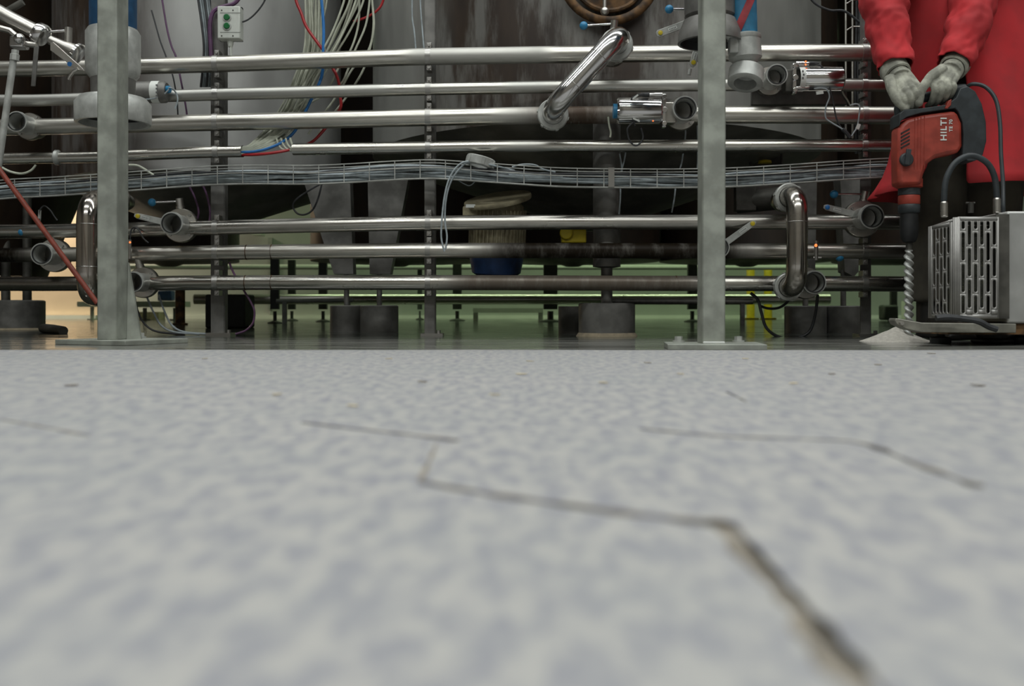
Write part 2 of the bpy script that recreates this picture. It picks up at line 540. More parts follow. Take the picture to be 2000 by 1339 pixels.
# left tank foot in front corner
c = floor_pt(34, 643)
dl = [o for o in COL.objects if o.get('label', '').startswith('dark stained tank')][0]
g = Geo(); g.lathe([(.132, 0), (.132, .145), (.125, .15), (0, .15)], c, seg=40); ft = obj('round_foot', g, M['dullsteel'], dl)
g = Geo(); g.cyl((c.x + .05, c.y, .148), (c.x + .05, c.y, .84), .022); g.cyl((c.x - .06, c.y, .148), (c.x - .06, c.y, .84), .022); obj('leg', g, M['darksteel'], dl)
g = Geo(); g.lathe([(.142, 0), (.128, .012)], c, seg=40); obj('grout_collar', g, M['tan'], ft)
g = Geo(); a = floor_pt(84, 641, .02); b = floor_pt(124, 646, .012)
g.tube(cat([a, (a + b) / 2 + Vector((0, 0, .002)), b]), [.020] * 13, 12); single('floor_cleat', g, M['darksteel'], 'short dark stub lying by the round foot at far left', 'metal stub')

# ------------------------------------------------------------------ pipe rack
DT = [(-400, 4.04), (0, 3.955), (200, 3.91), (400, 3.865), (600, 3.81), (800, 3.765), (1000, 3.735), (1250, 3.71), (1650, 3.70), (2200, 3.70)]


def D(px):
    for (a, da), (b, db) in zip(DT, DT[1:]):
        if a <= px <= b: return da + (db - da) * (px - a) / (b - a)
    return DT[-1][1]


def PX(px, d=3.75): return (px - 1000) / F * d


PIPES = {
 'A': (.0315, [(-150, 139), (0, 135), (100, 133.5), (250, 130), (400, 126), (600, 119), (800, 111.5), (1000, 108), (1250, 105), (1500, 103), (1700, 103), (1850, 104)]),
 'B': (.0235, [(-150, 198), (0, 196), (100, 195), (400, 185), (600, 180), (800, 174.5), (1000, 171), (1250, 167), (1500, 165), (1700, 166), (1850, 167)]),
 'C': (.0325, [(-150, 252), (0, 249), (100, 247), (250, 243), (400, 239.5), (600, 235), (800, 230), (1000, 226), (1250, 224), (1500, 224), (1700, 225), (1850, 226)]),
 'E': (.0280, [(-150, 455), (0, 452), (100, 451), (300, 447), (400, 445), (600, 440), (800, 436), (1000, 434), (1250, 433.5), (1500, 433.5), (1700, 433.5), (1850, 434)]),
 'F': (.0285, [(-150, 498), (0, 498), (100, 497), (300, 495), (400, 493.5), (600, 491), (800, 489), (1000, 489), (1250, 489.5), (1500, 490), (1700, 490.5), (1860, 491)]),
 'G': (.0285, [(-150, 554), (0, 554), (100, 554), (300, 553), (400, 552), (600, 551.5), (800, 551.5), (1000, 552), (1250, 553), (1500, 553.5), (1700, 554), (1860, 555)]),
}
PM = {
 'A': steel('pipe_steel_top', dull=[(PX(790), PX(1080), .8)]),
 'B': steel('pipe_steel_dull', (.50, .49, .45), .30, .35, dull=[(PX(-200, 4), PX(760), .55), (PX(980), PX(1080), .7), (PX(1200), PX(1700), .4)]),
 'C': steel('pipe_steel_third', stains=[(PX(1035), PX(1205), .95)], dull=[(PX(960), PX(1060), .5)]),
 'D': steel('conduit_steel', (.56, .54, .49), .28, .3, dull=[(PX(985), PX(1060), .6)]),
 'E': steel('pipe_steel_fifth', (.52, .50, .46), .28, .4),
 'F': steel('pipe_steel_rusted', stains=[(PX(945), PX(1455), 1.0), (-3, PX(70, 3.95), 1.0)], rust=(.014, .010, .006)),
 'G': steel('pipe_steel_lowest', rough=.23, stains=[(PX(870), PX(1370), .85), (-3, PX(215, 3.93), .6)], rust=(.055, .033, .016)),
}
PL = {
 'A': 'topmost horizontal stainless pipe, thick, dull in its middle, passing below the button box',
 'B': 'thin dull grey pipe, second from the top of the rack',
 'C': 'thick stainless pipe third from the top, browned beside the slanted transfer bend',
 'E': 'stainless pipe just below the cable tray, fifth row of the rack',
 'F': 'horizontal pipe with a long black-brown burnt stretch, second from the floor',
 'G': 'lowest shiny pipe nearest the floor, brown streaked near the galvanised post',
}


def pipe_pts(k):
    return cat([P(x, y, D(x)) for x, y in PIPES[k][1]], 5)


def weld(g, k, px):
    tb_ = PIPES[k][1]
    for (a, ya), (b, yb) in zip(tb_, tb_[1:]):
        if a <= px <= b:
            y = ya + (yb - ya) * (px - a) / (b - a); c = P(px, y, D(px)); break
    g.ring(c, (1, 0, 0), PIPES[k][0] * .9, PIPES[k][0] + .0008, .004)


for k in 'ABCEFG':
    r_ = PIPES[k][0]
    pts = pipe_pts(k)
    c = pts[len(pts) // 2]
    t_ = thing('process_pipe', PL[k], 'pipe', c)
    g = Geo(); g.tube(pts, r_, 32); obj('tube', g, PM[k], t_)
    for px in {'A': (), 'B': (), 'C': (1115, 1130), 'E': (1305,), 'F': (482, 531), 'G': (480, 531, 1320)}[k]:
        g = Geo(); weld(g, k, px); obj('weld_seam', g, M['rusty'] if k in 'FG' else M['bracket'], t_)

# conduit D: two open lengths with the hose bundle between
DY = [(-150, 312), (0, 310), (100, 308), (200, 306), (300, 301), (400, 297), (474, 295.5)]
DY2 = [(573, 291.5), (700, 289.5), (840, 287.5), (1000, 285.5), (1250, 285), (1500, 284), (1700, 284), (1850, 284)]
for tab, lab in ((DY, 'open-ended conduit length swallowing the hose bundle, left of the gap'), (DY2, 'long thin conduit just above the cable tray, right of the hose gap')):
    pts = cat([P(x, y, D(x)) for x, y in tab], 5)
    r_ = .0225
    g = Geo(); g.tube(pts, r_, 28, caps=False); g.tube(pts, r_ - .002, 28, caps=False)
    single('cable_conduit', g, PM['D'], lab, 'conduit')
g = Geo(); g.lathe([(.0235, -.012), (.030, -.006), (.030, .006), (.0235, .012)], P(112, 307.5, D(112)), (1, 0, -.02)); single('conduit_collar', g, M['white_metal'], 'white ring collar on the thin conduit left of the galvanised post', 'collar')


def pipe_y(k, px):
    tb_ = PIPES[k][1] if k != 'D' else DY + DY2
    for (a, ya), (b, yb) in zip(tb_, tb_[1:]):
        if a <= px <= b: return ya + (yb - ya) * (px - a) / (b - a)
    return tb_[-1][1]


# support uprights and pipe clamps
SUP = [(425, 'left', 26, 652), (839, 'middle', 20, 657), (1690, 'right', 20, 657)]
ROW = {'A': 'topmost', 'B': 'second', 'C': 'third', 'D': 'fourth', 'E': 'fifth', 'F': 'sixth', 'G': 'lowest'}
for px, nm, wpx, by in SUP:
    d = D(px) + .062
    x = (px - 1000) / F * d
    wd = PR(wpx, d)
    lab = {'left': 'flat upright rack support below the green-button box', 'middle': 'flat upright rack support in the middle, beside the dangling cable ends', 'right': 'flat upright rack support beside the drill bit, close to the dust heap'}[nm]
    s = thing('rack_support', lab, 'support', (x, d, 0))
    g = Geo(); g.box((x, d, 1.05), (wd, .008, 2.1)); g.box((x + wd / 2, d + .02, 1.05), (.006, .04, 2.1)); obj('upright', g, M['dullsteel'], s, .001)
    g = Geo(); g.box((x + .01, d + .01, .005), (wd + .045, .08, .01)); g.cyl((x + wd * .9, d - .01, .01), (x + wd * .9, d - .01, .022), .008, 6); obj('foot_plate', g, M['bracket'], s)
    for k in 'ABCDEFG':
        r_ = PIPES[k][0] if k != 'D' else .0225
        c = P(px - 3, pipe_y(k, px), D(px))
        rear = 'rear' if False else ''
        cl = thing('pipe_clamp', f'clamp band holding the {ROW[k]} pipe on the {nm} rack support', 'pipe clamp', c, 'pipe clamps on the rack supports')
        g = Geo(); g.ring(c, (1, 0, 0), r_ + .0002, r_ + .0022, .020, 28); obj('band', g, M['bracket'], cl)
        for sg in (1, -1):
            e = c + Vector((.004, .018, sg * (r_ + .011)))
            g = Geo(); g.box(e, (.018, .05, .020)); g.cyl(e + Vector((0, -.025, 0)), e + Vector((0, -.031, 0)), .0065, 6); obj('ear', g, M['bracket'], cl, .001)

# ------------------------------------------------------------------ wire cable tray
TR = [(-150, 372), (0, 352), (100, 346), (250, 336), (400, 325), (500, 322.5), (600, 323), (680, 320), (760, 315), (840, 312), (900, 315), (1000, 322), (1100, 328), (1250, 330), (1360, 329.5), (1450, 327), (1550, 321), (1650, 314), (1740, 309), (1860, 306)]
TDD = -.10


def tray_y(px):
    for (a, ya), (b, yb) in zip(TR, TR[1:]):
        if a <= px <= b: return ya + (yb - ya) * (px - a) / (b - a)
    return TR[-1][1]


tr = thing('cable_tray', 'long wavy wire-mesh cable tray crossing the rack above the fifth pipe', 'cable tray', P(1000, 340, D(1000) + TDD))
TH = 36
for nm, dy, dd in (('rail_wire', 0, 0), ('rail_wire', 15, 0), ('rail_wire', TH, 0), ('rail_wire', 6, .085), ('rail_wire', TH - 1, .085), ('rail_wire', TH + 1, .042)):
    g = Geo(); g.tube(cat([P(x, y + dy, D(x) + TDD + dd) for x, y in TR], 4), .0022, 6); obj(nm, g, M['white_metal'], tr)
x = -120
while x < 1850:
    y = tray_y(x); d = D(x) + TDD
    g = Geo(); g.tube([P(x, y, d), P(x, y + TH, d), P(x, y + TH, d + .085), P(x, y + 6, d + .085)], .0019, 6); obj('cross_wire', g, M['white_metal'], tr)
    x += 49.5 if x < 900 else 52
g = Geo(); y = tray_y(1194); g.box(P(1194, y + 17, D(1194) + TDD - .006), (.022, .006, .07)); obj('splice_plate', g, M['bracket'], tr)
CG = 'grey cables lying in the wire tray'
for i in range(13):
    ph = random.uniform(0, 6.3); amp = random.uniform(2, 5); base = 14 + 17 * (i % 5) / 4; dd = .012 + .062 * (i / 12)
    pts = []
    for x in range(-140, 1861, 80):
        o = base + amp * math.sin(x / random.uniform(90, 140) + ph) + random.uniform(-2, 2)
        pts.append(P(x, tray_y(x) + max(9, min(o, TH - 4)), D(x) + TDD + min(max(dd + random.uniform(-.012, .012), .008), .078)))
    g = Geo(); g.tube(cat(pts, 4), random.choice([.004, .0045, .005, .0055]), 8)
    single('tray_cable', g, M['grey_cable'] if i % 6 else M['dark_cable'], 'grey cable lying along the wire tray' if i % 6 else 'dark cable lying along the wire tray among grey ones', 'cable', CG)


def cable(name, pp, d, r, m, label, category='cable', group=None, n=6, seg=8):
    pts = [P(q[0], q[1], q[2] if len(q) > 2 else d) for q in pp]
    g = Geo(); g.tube(cat(pts, n), r, seg)
    return single(name, g, m, label, category, group)


dt = D(900) + TDD - .012
cable('hanging_cable', [(1005, 333, dt + .03), (960, 322), (915, 315), (893, 325), (877, 350), (868, 385), (863, 430), (862, 465), (868, 491)], dt, .0034, M['grey_cable'], 'pale cable end drooping from the tray, outer strand of two', group='cable ends drooping from the tray')
cable('hanging_cable', [(1010, 336, dt + .03), (965, 324), (918, 317), (897, 330), (880, 356), (871, 390), (869, 430), (873, 462), (870, 487)], dt + .008, .0034, M['grey_cable'], 'pale cable end drooping from the tray, inner strand of two', group='cable ends drooping from the tray')
cable('cable_loop', [(640, 352), (610, 368), (580, 388), (572, 402), (580, 416), (595, 419), (611, 409), (622, 385), (630, 352)], D(600) + .05, .0036, M['dark_cable'], 'thin grey cable loop hanging under the tray before the pale tank leg')
cable('cable_loop', [(893, 350), (905, 358), (918, 362), (929, 352), (930, 345)], D(900) - .02, .0022, M['grey_cable'], 'small pale cable loop under the tray right of the middle support')
cable('loose_cable', [(1000, 326), (1020, 321), (1045, 322), (1060, 330), (1085, 336)], D(1040) + TDD + .03, .003, M['grey_cable'], 'pale cable arching out of the tray right of the round nut')

# ring nut lying on the tray
nc = P(938, 316, D(938) + TDD + .03); ax = Vector((.26, .02, 1)).normalized()
rn = thing('ring_nut', 'loose slotted ring nut lying on the wire cable tray', 'ring nut', nc)


def ring_nut_geo(c, axis, ri, ro, L, slots=6, seg=36):
    axis = Vector(axis).normalized()
    g = Geo()
    g.lathe([(ri, -L / 2), (ro - .003, -L / 2), (ro, -L / 2 + .003), (ro, L / 2 - .003), (ro - .003, L / 2), (ri, L / 2)], c, axis, seg, True)
    u = axis.orthogonal().normalized(); w_ = axis.cross(u)
    for i in range(slots):
        a = 2 * math.pi * i / slots
        dr = u * math.cos(a) + w_ * math.sin(a)
        g.box(Vector(c) + dr * ro, (.006, .010, L * .8), Matrix((dr, axis.cross(dr), axis)).transposed())
    return g


obj('nut_body', ring_nut_geo(nc, ax, .034, .053, .034), M['white_metal'], rn)

# ------------------------------------------------------------------ white hose bundle and coloured air hoses
HG = 'white air hoses falling into the open conduit'
rnd = random.Random(3)
for i in range(18):
    u = i / 17
    j = lambda s=3: rnd.uniform(-s, s)
    pts = [(594 + 44 * u + j(2), -60), (596 + 40 * u + j(), 0), (598 + 30 * u + j(), 60), (592 + 40 * u + j(), 105), (575 + 44 * u + j(), 150), (557 + 45 * u + j(), 200), (528 + 56 * u + j(), 245), (498 + 60 * u * .8 + j(), 272 + 6 * u), (482, 286 + 14 * u), (455, 288 + 12 * u)]
    dds = [.03 + .03 * rnd.random() + .03 * (i % 3)] * 10
    g = Geo(); g.tube(cat([P(x, y, D(x) + (.055 + dds[q] * .8 if q < 7 else (.02 if q == 7 else 0))) for q, (x, y) in enumerate(pts)], 5), .0042, 8)
    single('air_hose', g, M['white_hose'], 'white air hose in the thick bundle dropping into the open conduit', 'hose', HG)
SW = 'white air hoses sweeping in from upper right'
for i in range(7):
    j = lambda s=4: rnd.uniform(-s, s)
    k = i * 5
    pts = [(686 + k + j(), -50), (674 + k * 1.1 + j(), 5), (650 + k + j(), 60), (630 + k * .8 + j(), 103), (600 + k * .9 + j(), 150), (578 + k + j(), 190), (556 + k + j(), 232), (524 + k * .6, 268), (486, 287 + i * 2), (455, 291 + i)]
    g = Geo(); g.tube(cat([P(x, y, D(x) + (.05 + .012 * (i % 4) if q < 7 else (.02 if q == 7 else 0))) for q, (x, y) in enumerate(pts)], 5), .0042, 8)
    single('air_hose', g, M['white_hose'], 'white air hose sweeping down leftward from the upper right into the bundle', 'hose', SW)
for i, (x0, x1, x2, x3) in enumerate([(702, 685, 640, 560), (722, 694, 660, 575), (727, 722, 690, 640), (727, 720, 668, 620)]):
    cable('air_hose', [(x0 + 2, -40), (x0, 0), ((x0 + x1) / 2 + 6, 50), (x1, 97), (x2 + 20, 135), (x2, 170), (x3 + 25, 205), (x3, 235), (x3 - 18, 262, D(560) + .05)], D(640) + .07, .0042, M['white_hose'], f'loose white air hose, {["first", "second", "third", "fourth"][i]} strand right of the thick bundle', 'hose', 'loose white air hoses')
cable('air_hose', [(572, -40), (578, 0), (588, 25), (600, 55), (632, 100), (648, 130), (660, 155), (665, 190), (664, 213), (640, 245), (612, 275), (585, 287)], D(620) + .06, .0058, M['red_hose'], 'red air hose curving down behind the white bundle', 'hose')
cable('air_hose', [(752, -30), (748, 2), (737, 20), (715, 34), (690, 42)], D(720) + .10, .0050, M['red_hose'], 'short red hose entering at the top right of the white hoses', 'hose')
cable('air_hose', [(623, -40), (628, 0), (632, 55), (631, 100), (628, 150), (605, 200), (580, 250), (555, 275), (520, 290), (490, 296), (460, 296)], D(560) + .03, .0058, M['blue_hose'], 'blue air hose running down beside the white bundle', 'hose')
g = Geo(); g.tube(cat([P(572, 291, D(572)), P(548, 296, D(548) - .02), P(520, 300, D(520) - .024), P(495, 302, D(495) - .015), P(474, 302, D(474)), P(440, 299, D(440))], 6), .0055, 8)
single('air_hose', g, M['red_hose'], 'red air hose bridging the gap between the two conduit lengths', 'hose')
g = Geo(); g.tube(cat([P(560, 272, D(560) + .02), P(545, 281, D(545) - .012), P(520, 291, D(520) - .02), P(495, 296, D(495) - .01), P(470, 297, D(470))], 6), .0055, 8)
single('air_hose', g, M['blue_hose'], 'blue air hose dipping into the left conduit mouth above the red one', 'hose')
for i in range(4):
    g = Geo(); x = 540 + i * 9
    g.tube(cat([P(x, 270, D(x) + .01), P(x + 4, 282, D(x) - .01), P(x + 14, 292, D(x) - .012), P(586, 294, D(586))], 5), .0042, 8)
    single('air_hose', g, M['white_hose'], 'short white hose strand crossing into the right conduit mouth', 'hose', 'white strands entering the right conduit mouth')

# ------------------------------------------------------------------ butterfly valves
def valve(px, py, R_px, label, stem=None, ball=None, lever=None, d_off=0, fl=1.55, tilt=(0, 0), stem_dir=(0, 0, 1), front=.085):
    """open butterfly valve facing the aisle. stem: (x,y top), ball: (x,y), lever: (x,y,tip colour, base x, base y)"""
    d = D(px) - .105 + d_off
    c = P(px, py, d)
    ri = PR(R_px, d)
    ax = Vector((tilt[0], -1, tilt[1])).normalized()
    v = thing('butterfly_valve', label, 'valve', c)
    g = Geo(); g.lathe([(ri * .80, -front - .05), (ri * .80, .006), (ri * .86, .012), (ri, .012), (ri * 1.02, .0), (ri * .98, -.012), (ri * .92, -.018), (ri * .92, -.10)], c, ax, 40, True)
    obj('tube_end', g, M['white_metal'], v)
    g = Geo(); g.ring(c + ax * .012, ax, ri * .80, ri * .88, .006, 40); obj('gasket', g, M['black'], v)
    fc = c - ax * front
    g = Geo(); g.lathe([(ri * .85, -.03), (ri * fl * .96, -.03), (ri * fl, -.026), (ri * fl, -.004), (ri * fl * .96, 0), (ri * .85, 0)], fc, ax, 40, True)
    body = obj('flange', g, M['steel'], v)
    u = ax.cross(Vector((0, 0, 1))).normalized(); w_ = ax.cross(u)
    for i in range(4):
        a = R(45 + 90 * i); p = fc + (u * math.cos(a) + w_ * math.sin(a)) * ri * (fl + .92) / 2
        g = Geo(); g.cyl(p - ax * .004, p + ax * .007, .0055, 6); obj('bolt', g, M['bracket'], body)
    g = Geo(); dn = (ax * .75 + u * .6).normalized(); g.lathe([(0, -.004), (ri * .79, -.002), (ri * .79, .002), (0, .004)], c - ax * .055, dn, 36); obj('disc', g, M['bracket'], v)
    # branch back to the pipe
    g = Geo(); g.lathe([(ri * .92, .03), (ri * .92, .085 - d_off * .6)], fc, -ax, 28); obj('branch', g, M['steel'], v)
    sd = fc.y + .013
    if stem:
        top = P(stem[0], stem[1], sd)
        bot = fc - ax * .013 + (top - fc).normalized() * ri * fl * .9
        g = Geo(); g.tube([bot, bot + (top - bot) * .35, bot + (top - bot) * .36, top], [.016, .016, .014, .014], 20); st = obj('stem', g, M['steel'], v)
        if ball:
            bp = P(ball[0], ball[1], sd)
            if len(ball) > 2: s0 = P(ball[2], ball[3], sd)
            else: s0 = top + (bot - top).normalized() * .012
            g = Geo(); g.cyl(s0, bp, .0042, 10); rod = obj('handle_rod', g, M['polish'], st)
            g = Geo(); g.sphere(bp, .0155, 20, 12); obj('ball_knob', g, M['ball'], rod)
    if lever:
        tip = P(lever[0], lever[1], sd - .045); base = P(lever[3], lever[4], sd - .02)
        dr = (tip - base).normalized(); nr = Vector((-dr.z, 0, dr.x)).normalized()
        g = Geo(); hw = .0135
        g.prism([base + nr * hw * .9, tip + nr * hw * .8 - dr * .012, tip + nr * hw * .4, tip - nr * hw * .4, tip - nr * hw * .8 - dr * .012, base - nr * hw * .9], (0, .006, 0))
        lv = obj('lever', g, M['white_metal'], v, .001)
        g = Geo(); q = tip - dr * .014; g.lathe([(.0085, 0), (.0085, .004), (.004, .006), (0, .006)], q, (0, -1, 0), 20); obj('position_dot', g, M[lever[2]], lv)
        mid = base + (tip - base) * .62
        g = Geo(); m3 = Matrix((dr, Vector((0, 1, 0)), nr)).transposed(); g.box(mid + Vector((0, -.0008, 0)), (.03, .0012, .010), m3); stk = obj('sticker', g, M['label'], lv)
        g = Geo()
        for q in range(6): g.box(mid + dr * (-.0115 + .0045 * q) + Vector((0, -.0016, 0)), (.0022, .0006, .006), m3)
        obj('print', g, M['ink'], stk)
    return v


valve(337, 436, 22, 'open butterfly valve with yellow lever tip, fifth pipe, right of left post', (350, 387), (297, 395), (262, 420, 'yellow', 318, 433))
valve(84, 496, 21.5, 'open butterfly valve left of the red rod, below a dark blue knob', (98, 443), (43, 453), None)
valve(262, 550, 20, 'open butterfly valve half hidden behind the left galvanised post, lowest pipe', (267, 498), None, None)
valve(1701, 423, 24, 'open butterfly valve with blue-dotted lever beside the drill chuck', (1691, 373), (1629, 379), (1609, 403, 'blue_hose', 1678, 420))
valve(1403, 483, 21, 'butterfly valve hidden behind the right post with only its lever showing', (1388, 437), (1327, 437), (1476, 432, 'yellow', 1412, 478), fl=1.2)
valve(1589, 551, 23, 'open butterfly valve touching the lower end of the upright bent pipe', (1570, 503), (1640, 502, 1582, 503), None, fl=1.4)
v5 = valve(1516, 147, 21, 'open pneumatic valve with ring nut hanging at its left, top right of the rack', None, None, None, fl=1.4)
v6 = valve(1337, 212, 24, 'open pneumatic valve touching the right post, glass-clear bore facing out', None, None, None, fl=1.4)
valve(35, 238, 20, 'open valve end at the left picture edge on the third pipe', None, None, None, fl=1.35)
valve(1201, 84, 22, 'valve behind the upper end of the slanted transfer bend, under the hatch', (1200, 40), (1140, 50), None, fl=1.5, d_off=.01)
valve(214, 386, 18, 'valve hidden behind the left post at the worn bent pipe top', None, None, None, fl=1.2)
valve(1545, 384, 20, 'valve behind the top end of the upright bent pipe', None, None, None, fl=1.2, d_off=.02)


def actuator(v, x0, x1, y0, y1, d, sensors, jaw, end_blue=False, band=None, sticker=None):
    """stainless pneumatic cylinder lying along X with two sensors on a jaw bracket."""
    ym = (y0 + y1) / 2; rr = PR((y1 - y0) / 2, d)
    a, b = P(x0, ym, d), P(x1, ym, d)
    L = (b - a).length
    g = Geo(); g.lathe([(0, 0), (rr - .006, 0), (rr, .006), (rr, L - .004), (rr - .003, L), (0, L)], a, b - a, 40); act = obj('actuator', g, M['polish'], v)
    if end_blue:
        g = Geo(); g.cyl(a + Vector((-.012, 0, 0)), a, rr * .55, 24); obj('end_cap', g, M['ball'], act)
    g = Geo()
    jx = P(jaw, ym, d).x
    g.box((jx, d, a.z), (.014, .03, rr * 2.5)); g.cyl((jx, d - .016, a.z + rr * 1.0), (jx, d - .026, a.z + rr * 1.0), .009, 12); g.cyl((jx, d - .016, a.z - rr), (jx, d - .026, a.z - rr), .009, 12)
    g.cyl((jx, d - .01, a.z), (jx, d - .03, a.z), .011, 8)
    obj('bracket', g, M['polish'], act, .0015)
    for (sx0, sx1, sy, led) in sensors:
        p, q = P(sx0, sy, d - .02), P(sx1, sy, d - .02)
        g = Geo(); g.cyl(p, p + (q - p) * .6, .0085, 14); g.cyl(p + (q - p) * .58, q, .0065, 14); se = obj('sensor', g, M['polish'], act)
        g = Geo(); e = q + (q - p).normalized() * .035; g.tube([q, (q + e) / 2, e], [.0085, .008, .004], 12); obj('plug', g, M['dark_cable'], se)
        if led:
            lp = p + (q - p) * .72
            g = Geo()
            for s_ in (1, -1): g.sphere(lp + Vector((0, -.006, s_ * .006)), .0032, 10, 6)
            obj('indicator_light', g, M['led'], se)
    if band:
        p = P(band, ym, d); g = Geo(); g.ring(p, (1, 0, 0), rr, rr + .001, .020, 40); bd = obj('label_band', g, M['label'], act)
        g = Geo()
        for q in range(3): g.box(p + Vector((-.0035 + .003 * (q % 2), -rr - .0012, .018 - .012 * q)), (.006, .0008, .007))
        obj('print', g, M['ink'], bd)
    if sticker:
        p = P(sticker, y0 + 2, d - .006); g = Geo(); g.box(p, (.022, .02, .0015)); obj('sticker', g, M['label'], act)
    return act


actuator(v6, 1204, 1290, 191, 243, D(1250) - .08, [(1293, 1268, 185, False), (1293, 1268, 233, True)], 1296, True, None, 1212)
actuator(v5, 1645, 1562, 131, 178, D(1600) - .08, [(1554, 1580, 124, True), (1554, 1580, 172, False)], 1550, False, 1563, 1632)
# shared jaw blocks between valve body and actuator
g = Geo(); g.box(P(1305, 222, D(1300) - .06), (.05, .05, .075)); obj('yoke', g, M['steel'], v6, .003)
g = Geo(); g.box(P(1545, 160, D(1545) - .05), (.055, .05, .08)); obj('yoke', g, M['darksteel'], v5, .003)
# sensor cables
dc = D(1600) - .105
cable('sensor_cable', [(1590, 124), (1605, 130), (1614, 145), (1620, 170), (1627, 195), (1632, 225), (1640, 245), (1656, 262), (1662, 268)], dc, .0028, M['dark_cable'], 'dark sensor cable looping over the upper right pneumatic cylinder')
cable('sensor_cable', [(1590, 173), (1606, 172), (1616, 176), (1620, 190), (1613, 210), (1613, 230), (1625, 240), (1645, 252), (1660, 267)], dc - .006, .0028, M['grey_cable'], 'pale sensor cable dangling below the upper right pneumatic cylinder')
cable('sensor_cable', [(1662, 268), (1668, 258), (1674, 248), (1678, 225), (1679, 208), (1672, 203), (1660, 206)], dc, .0028, M['grey_cable'], 'pale cable rising from the plug and looping over the third pipe')
cable('sensor_cable', [(1644, 160), (1646, 180), (1655, 195), (1660, 205)], D(1650) + .03, .0034, M['white_hose'], 'short cream hose with a small clip behind the upper right cylinder', 'hose')
cable('sensor_plug', [(1645, 252), (1652, 258), (1661, 269)], dc - .006, .0075, M['dark_cable'], 'blue-grey cable plug hanging before the thin conduit at right', 'plug')
g = Geo(); g.box(P(1676, 247, dc), (.012, .006, .02), Matrix.Rotation(R(20), 3, 'Y')); single('cable_tag', g, M['label'], 'white cable tag on the pale looping cable at right', 'tag')
g = Geo(); g.box(P(1601, 181, dc - .01), (.026, .004, .011), Matrix.Rotation(R(-8), 3, 'Y')); single('cable_tag', g, M['label'], 'white cable tag below the upper right pneumatic cylinder', 'tag')
dc = D(1240) - .115
cable('sensor_cable', [(1258, 183), (1245, 186), (1234, 192), (1231, 208), (1233, 222), (1238, 236), (1240, 246)], dc, .0028, M['dark_cable'], 'black cable strapped across the shiny cylinder left of the right post')
cable('sensor_cable', [(1245, 236), (1236, 240), (1226, 250), (1226, 262), (1230, 275), (1240, 284), (1250, 280), (1256, 268), (1252, 250)], dc + .01, .0032, M['dark_cable'], 'black cable loop hanging beneath the shiny cylinder left of the right post')
g = Geo(); g.box(P(1241, 189, dc - .004), (.024, .003, .006), Matrix.Rotation(R(-38), 3, 'Y')); single('cable_tie', g, M['label'], 'white cable tie end at the top of the shiny cylinder', 'cable tie')
g = Geo(); g.box(P(1243, 234, dc - .004), (.026, .003, .006), Matrix.Rotation(R(25), 3, 'Y')); single('cable_tie', g, M['label'], 'white cable tie end at the bottom of the shiny cylinder', 'cable tie')
cable('air_hose', [(1188, 228), (1190, 245), (1193, 258), (1192, 268)], D(1190) - .05, .0036, M['white_hose'], 'short cream hose end dangling left of the shiny cylinder', 'hose')

# ------------------------------------------------------------------ transfer bends (swing pipes)
def transfer(label, pts, r_, rad, nuts, mat, seams=()):
    c = Vector(pts[len(pts) // 2])
    t_ = thing('transfer_bend', label, 'pipe bend', c)
    path = bend(pts, rad)
    g = Geo(); g.tube(path, r_, 32); tu = obj('tube', g, mat, t_)
    for a, b in seams:
        p = Vector(a) + (Vector(b) - Vector(a)) * .5
        g = Geo(); g.torus(p, Vector(b) - Vector(a), r_, .0012, 32, 6); obj('weld_seam', g, M['bracket'], tu)
    for cc, ax_, ri, ro in nuts:
        obj('ring_nut', ring_nut_geo(cc, ax_, ri, ro, .030), M['white_metal'], t_)
    return t_


d1, d0 = 3.44, 3.60
A0, B0 = P(1204, 88, d0), P(1080, 224, d0)
A1, B1 = Vector((A0.x, d1, A0.z)), Vector((B0.x, d1, B0.z))
A0.y += .04; B0.y += .06
s1 = A1 + (B1 - A1) * .33; s2 = A1 + (B1 - A1) * .72; q = (B1 - A1).normalized() * .001
transfer('slanted shiny stainless transfer bend joining the topmost and third pipes', [A0, A1, B1, B0], .0375, .085,
         [(P(1204, 88, d0), (0, 1, 0), .038, .059), (P(1080, 224, d0), (0, 1, 0), .038, .056)], M['polish'], [(s1 - q, s1 + q), (s2 - q, s2 + q)])
d1 = 3.46
A0, B0 = P(1540, 386, d0 - .03), P(1539, 560, d0 - .03)
A1, B1 = Vector((A0.x, d1, A0.z)), Vector((B0.x, d1, B0.z))
A0.y += .06; B0.y += .06
s1 = A1 + (B1 - A1) * .30; q = Vector((0, 0, .001))
transfer('upright worn transfer bend joining the fifth and lowest pipes, right of the right post', [A0, A1, B1, B0], .0365, .075,
         [(P(1540, 386, d0 - .03), (0, 1, 0), .038, .051), (P(1539, 560, d0 - .03), (0, 1, 0), .038, .050)], steel('worn_bend', (.44, .41, .37), .2, .6), [(s1 - q, s1 + q)])
d1 = 3.60
A0, A1 = P(214, 388, d1 + .16), P(180, 392, d1)
A1 = P(171, 396, d1); A0 = P(216, 384, d1 + .25); B1 = P(171, 575, d1); B0 = P(216, 580, d1 + .30)
transfer('worn bent pipe standing behind the left galvanised post', [A0, A1, B1, B0], .0385, .08, [], steel('worn_bend_left', (.46, .42, .38), .18, .55), [(P(171, 438, d1), P(171, 437, d1)), (P(171, 521, d1), P(171, 520, d1))])

